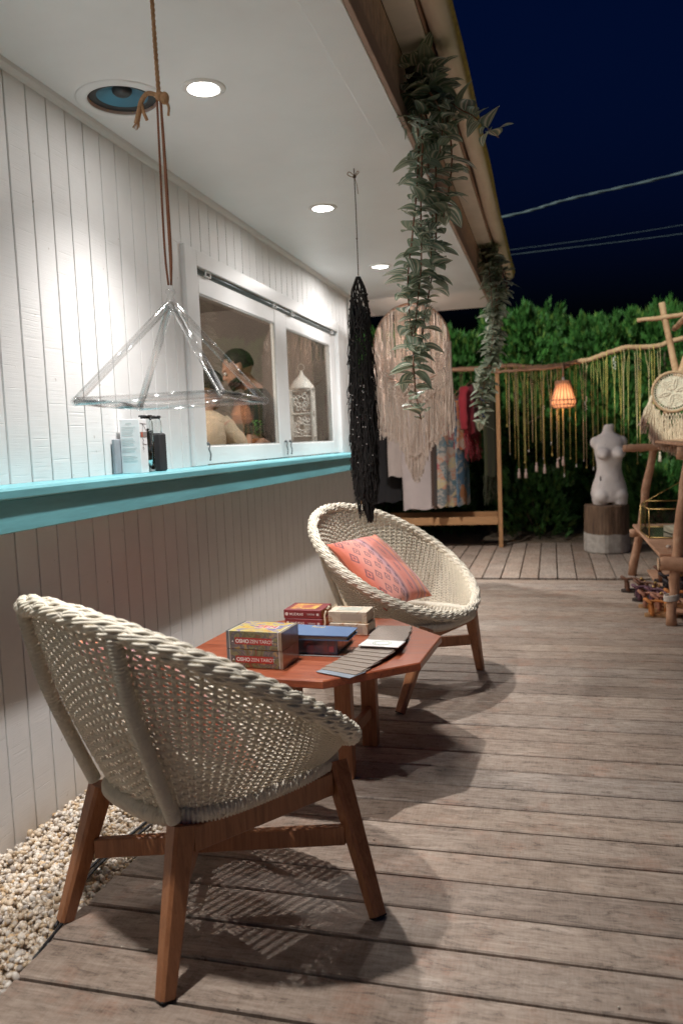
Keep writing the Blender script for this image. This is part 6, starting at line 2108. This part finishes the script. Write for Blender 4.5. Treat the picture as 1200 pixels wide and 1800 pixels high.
# ------------------------------------------------------------------ two people inside, seen through the window
def build_people():
    skin = plain('skin', (.42, .23, .16), .55, .10, 20)
    hairm = plain('short_dark_hair', (.018, .013, .011), .7, .3, 90, bump=.6, bscale=300)
    shirt = plain('black_tshirt', (.025, .022, .021), .85, .2, 12)
    trous = plain('dark_trousers', (.03, .032, .04), .85)
    cream = plain('cream_dress_cloth', (.46, .35, .25), .85, .08, 8, bump=.3, bscale=30, dist=.01)
    eyew = plain('eye_white', (.7, .68, .66), .3); iris = plain('eye_dark', (.03, .02, .015), .3)
    def limb(b, pts, r, n=10, k=10):
        P = smoothpath(pts, n); b.tube(P, np.interp(np.linspace(0, 1, n), np.linspace(0, 1, len(r)), r), k)
    def hand(b, wrist, d, up, S):
        wv = Vector(wrist); d = Vector(d).normalized(); up = Vector(up); s = d.cross(up).normalized(); up = s.cross(d)
        limb(b, [wv, wv+d*.045*S, wv+d*.085*S], [.022*S, .032*S, .030*S], 6)
        for q, ln in ((-1.5, .060), (-.5, .072), (.5, .068), (1.5, .052)):
            a = wv+d*.085*S+s*q*.0165*S
            limb(b, [a-d*.015*S, a+d*ln*.45*S-up*.006*S, a+d*ln*.8*S-up*.026*S, a+d*ln*.85*S-up*.040*S], [.0095*S, .009*S, .008*S, .007*S], 8, 7)
        a = wv+d*.030*S-s*.026*S
        limb(b, [a, a+d*.030*S-s*.022*S, a+d*.056*S-s*.020*S-up*.014*S], [.012*S, .011*S, .008*S], 7, 7)
    def person(loc, rz, S, label, lean, head_drop, arms, dress):
        o = empty('person', loc, rz, label=label, cat='person')
        b = MB()
        # legs
        for sg in (-1, 1):
            limb(b, [(0, sg*.09*S, .92*S), (.01*S, sg*.095*S, .50*S), (-.01*S, sg*.10*S, .08*S)], [.085*S, .056*S, .040*S], 12)
            limb(b, [(-.05*S, sg*.10*S, .045*S), (.06*S, sg*.11*S, .04*S), (.17*S, sg*.12*S, .025*S)], [.035*S, .040*S, .026*S], 8)
        tx = lambda z: lean*max(0, (z-.95))     # forward lean above the hips
        secs = [(.0, 0, .86, .10, .155), (0, 0, .95, .105, .165), (0, 0, 1.05, .095, .145), (0, 0, 1.18, .100, .150), (0, 0, 1.30, .112, .175), (0, 0, 1.40, .098, .185), (-.005, 0, 1.455, .065, .125), (-.0, 0, 1.49, .050, .062)]
        loft(b, [((cx+tx(z))*S, cy*S, z*S, rx*S, ry*S) for cx, cy, z, rx, ry in secs], 20, 2.2)
        nb = Vector((tx(1.48)*S, 0, 1.47*S)); hc = Vector((tx(1.64)*S+(.035+head_drop*.06)*S, 0, (1.64-head_drop*.03)*S))
        limb(b, [nb, (nb+hc)/2+Vector((-.01*S, 0, -.02*S)), hc+Vector((-.01*S, 0, -.03*S))], [.058*S, .054*S, .056*S], 8)
        # head, pitched forward
        pit = Matrix.Rotation(head_drop*.55, 3, 'Y')
        def H(x, y, z): return tuple(hc + pit @ Vector((x*S, y*S, z*S)))
        hb = MB()
        hb.ball((-.008*S, 0, .028*S), (.098*S, .077*S, .094*S), 22, 16)
        hb.ball((.038*S, 0, -.035*S), (.056*S, .060*S, .072*S), 18, 14)
        hb.ball((.052*S, 0, -.088*S), (.034*S, .036*S, .026*S), 14, 10)
        hb.ball((.082*S, 0, .030*S), (.020*S, .055*S, .014*S), 14, 8)
        limb(hb, [(.086*S, 0, .018*S), (.100*S, 0, -.006*S), (.112*S, 0, -.022*S)], [.010*S, .012*S, .015*S], 7)
        hb.ball((.100*S, .011*S, -.024*S), .009*S, 8, 6); hb.ball((.100*S, -.011*S, -.024*S), .009*S, 8, 6)
        hb.ball((.086*S, 0, -.050*S), (.014*S, .024*S, .007*S), 10, 6); hb.ball((.085*S, 0, -.062*S), (.014*S, .021*S, .008*S), 10, 6)
        for sg in (-1, 1):
            hb.ball((-.012*S, sg*.080*S, -.002*S), (.020*S, .008*S, .032*S), 12, 8); hb.ball((-.004*S, sg*.080*S, -.026*S), (.010*S, .007*S, .012*S), 8, 6)
        V = np.concatenate(hb.V); V = np.array([H(*(v/S)) for v in V]); hb.V = [V]
        b.add(V, hb.F)
        for sg, (el, wr, d) in zip((1, -1), arms):
            sh = Vector((tx(1.41)*S, sg*.185*S, 1.405*S)); el = Vector(el)*S; wr = Vector(wr)*S
            limb(b, [sh-Vector((0, sg*.03*S, 0)), sh+(el-sh)*.5, el], [.060*S, .050*S, .041*S], 10)
            limb(b, [el, el+(wr-el)*.35, wr], [.041*S, .040*S, .027*S], 10)
            hand(b, wr-Vector(d)*.01*S, d, (0, 0, 1), S)
        remeshed(b, .0088*S, 3, 'body', skin, o)
        for sg in (-1, 1):
            e = MB(); e.ball(H(.083, sg*.030, .008), .0125*S, 10, 8); e.build('eye', eyew, o, smooth=True)
            e = MB(); e.ball(H(.093, sg*.030, .008), .0055*S, 8, 6); e.build('iris', iris, o, smooth=True)
        # hair: a cap over the skull with a soft lumpy edge, plus a short beard
        hp = MB(); n_, m_ = 26, 34; Vv = []; keep = []
        for i in range(n_+1):
            th = math.pi*i/n_
            for k in range(m_):
                a = 2*math.pi*k/m_
                f = 1.075 + .02*math.sin(9*a+3*th)*math.sin(7*th)
                x, y, z = -.010+.098*f*math.sin(th)*math.cos(a), .077*f*math.sin(th)*math.sin(a), .030+.094*(f+.05*math.cos(th))*math.cos(th)
                Vv.append(H(x, y, z))
                front = math.cos(a)
                keep.append(th < (1.02 if front > .55 else 1.40 if front > .1 else 2.12 if front < -.2 else 1.62))
        Ff = []
        for i in range(n_):
            for k in range(m_):
                q = (i*m_+k, (i+1)*m_+k, (i+1)*m_+(k+1) % m_, i*m_+(k+1) % m_)
                if all(keep[t_] for t_ in q): Ff.append(q)
        hp.add(Vv, Ff); hp.build('hair', hairm, o, smooth=True)
        if not dress:
            bd = MB()
            for k in range(60):
                a = -1.35+2.7*k/59
                x = .030+.064*math.cos(a)*1.0; y = .066*math.sin(a)
                for z in (-.052, -.070, -.088): bd.ball(H(x-.010*(abs(a) > .9)-.18*(-.05-z), y*(1+.6*(z+.05)), z-.01*abs(math.cos(a))), (.009*S, .009*S, .013*S), 6, 4)
            bd.build('beard', hairm, o, smooth=True)
        s = MB()
        top = 1.47
        zz = [.90 if not dress else .30, .95 if not dress else .60, 1.05, 1.18, 1.30, 1.40, 1.45, 1.49]
        sec2 = []
        for z in zz:
            rx = np.interp(z, [.3, .6, .9, 1.05, 1.18, 1.30, 1.40, 1.45, 1.49], ([.19, .16, .125, .112, .116, .128, .116, .088, .066] if dress else [.13, .13, .122, .112, .116, .128, .116, .088, .066]))
            ry = np.interp(z, [.3, .6, .9, 1.05, 1.18, 1.30, 1.40, 1.45, 1.49], ([.26, .22, .178, .160, .164, .190, .202, .160, .078] if dress else [.18, .18, .176, .160, .164, .190, .202, .160, .078]))
            sec2.append((tx(z)*S, 0, z*S, rx*S, ry*S))
        loft(s, sec2, 28, 2.2); s.F = [f for f in s.F if len(f) == 4]; s.mi = s.mi[:len(s.F)]
        for sg, (el, wr, d) in zip((1, -1), arms):
            sh = Vector((tx(1.41)*S, sg*.185*S, 1.405*S)); el = Vector(el)*S; wr = Vector(wr)*S
            q = el if not dress else wr*.8+el*.2
            e2 = sh+(el-sh)*.75
            s.tube(smoothpath([sh-Vector((0, sg*.05*S, -.01*S)), sh+(el-sh)*.4, e2] + ([el, el+(wr-el)*.6] if dress else []), 12), np.linspace(.074 if not dress else .064, .060 if not dress else .050, 12)*S*(1+.07*np.sin(np.arange(12)*2.2)), 12, cap=False)
        s.build('dress' if dress else 'shirt', cream if dress else shirt, o, smooth=True)
        if not dress:
            tr = MB()
            for sg in (-1, 1): limb(tr, [(0, sg*.09*S, .93*S), (.01*S, sg*.095*S, .50*S), (-.01*S, sg*.10*S, .06*S)], [.100*S, .072*S, .062*S], 12)
            loft(tr, [(0, 0, .84*S, .118*S, .170*S), (0, 0, .94*S, .118*S, .172*S)], 20)
            tr.build('trousers', trous, o, smooth=True)
        return o
    person((-.235, 5.06, 0), R(196), 1.04, 'bearded dark-haired man in a black T-shirt inside, looking down behind the larger pane', .16, .75,
           [((.10, .26, 1.12), (.26, .20, .93), (.7, -.2, -.6)), ((.12, -.26, 1.12), (.28, -.18, .95), (.7, .2, -.6))], False)
    person((-.40, 4.20, 0), R(80), .93, 'person in a cream dress inside, half hidden by the left side of the window frame', .22, .5,
           [((.16, .24, 1.22), (.40, .16, 1.34), (.95, -.1, .2)), ((.20, -.25, 1.18), (.42, -.22, 1.27), (.95, .1, .2))], True)
build_people()

def build_sill_things():
    z = 1.1605
    # glass with herbs and an orange drink
    GL = m_glass_sheet('tumbler_glass', (.97, .98, .97), .06)
    o = empty('drink_glass', (-.165, 4.600, z), label='tumbler with orange drink and green herb leaves on the inner sill', cat='glass')
    b = MB(); b.lathe([(0, .001), (.030, .001), (.036, .135), (.0335, .135), (.028, .006), (0, .006)], 24); b.build('tumbler', GL, o, smooth=True)
    b = MB(); b.lathe([(0, .0065), (.0278, .0065), (.0300, .055), (0, .056)], 24); b.build('orange_drink', plain('orange_drink', (.75, .26, .10), .3, .25, 30), o, smooth=True)
    hm = plain('herb_leaf', (.12, .34, .07), .5, .3, 40)
    g = np.random.default_rng(8)
    b = MB()
    for k in range(46):
        p = np.array([g.normal(0, .012), g.normal(0, .012), g.uniform(.062, .165)]); d = g.normal(size=3); d[2] = abs(d[2])+.3; d /= np.linalg.norm(d)
        s = np.cross(d, g.normal(size=3)); s /= np.linalg.norm(s); L = g.uniform(.014, .024)
        b.add([p, p+d*L*.5+s*L*.3, p+d*L, p+d*L*.5-s*L*.3], [(0, 1, 2, 3)])
    b.build('herb', hm, o)
    # small candle flame glass behind it gives the warm glint
    # pierced white lantern
    lx, ly = -.205, 5.70
    o = empty('pierced_lantern', (lx, ly, z), .16, label='pierced white lantern with a domed top standing behind the smaller pane', cat='lantern')
    wm = plain('white_lacquer', (.70, .66, .62), .5, .06)
    W_, H0, H1 = .078, .06, .40
    b = MB()
    for sx in (-1, 1):
        for sy in (-1, 1): b.box(sx*W_-.008, sx*W_+.008, sy*W_-.008, sy*W_+.008, .002, H1+.012, .002)
    b.build('corner_post', wm, o)
    b = MB(); b.box(-W_-.012, W_+.012, -W_-.012, W_+.012, .0005, .0018); b.box(-W_+.0085, W_-.0085, -W_+.0085, W_-.0085, .002, H0, .003); b.build('base_plate', wm, o)
    def panel(M):
        b = MB()
        def T(x, zz): return tuple(M @ Vector((x, 0, zz)))
        x0 = W_-.008
        for zc in (.135, .33):
            for rr in (.026, .052):
                a = np.linspace(0, 2*np.pi, 25)[:-1]
                b.tube([T(rr*math.cos(q), zc+rr*math.sin(q)) for q in a], .0042, 4, closed=True)
            for k in range(8):
                q = math.pi/8+k*math.pi/4; f = .70
                b.tube([T(.030*math.cos(q), zc+.030*math.sin(q)), T(.058*math.cos(q+.25), zc+.062*math.sin(q+.25)), T(.066*math.cos(q), zc+.085*math.sin(q))], .0042, 4)
                b.tube([T(.030*math.cos(q), zc+.030*math.sin(q)), T(.058*math.cos(q-.25), zc+.062*math.sin(q-.25)), T(.066*math.cos(q), zc+.085*math.sin(q))], .0042, 4)
        for zz in (.064, .232, H1): b.tube([T(-x0, zz), T(x0, zz)], .0065, 5)
        for sx in (-1, 1): b.tube([T(sx*x0*.97, .064), T(sx*x0*.97, H1)], .0055, 4)
        b.build('pierced_panel', wm, o)
    for k in range(4):
        panel(Matrix.Rotation(k*math.pi/2, 4, 'Z') @ Matrix.Translation((0, -W_, 0)))
    b = MB(); b.lathe([(W_*1.25, H1+.013), (W_*1.18, H1+.03), (W_*.82, H1+.075), (W_*.50, H1+.10), (.025, H1+.115), (.015, H1+.13), (.012, H1+.15), (0, H1+.155)], 24); b.build('dome', wm, o, smooth=True)
    a = np.linspace(0, 2*np.pi, 25)[:-1]
    b = MB(); b.tube(np.stack([.024*np.cos(a), 0*a, H1+.178+.024*np.sin(a)], 1), .0035, 5, closed=True); b.build('ring', wm, o, smooth=True)
    b = MB(); b.lathe([(0, H0+.001), (.030, H0+.001), (.030, .15), (0, .152)], 18); b.build('candle', plain('ivory_candle', (.70, .64, .54), .5), o, smooth=True)
build_sill_things()
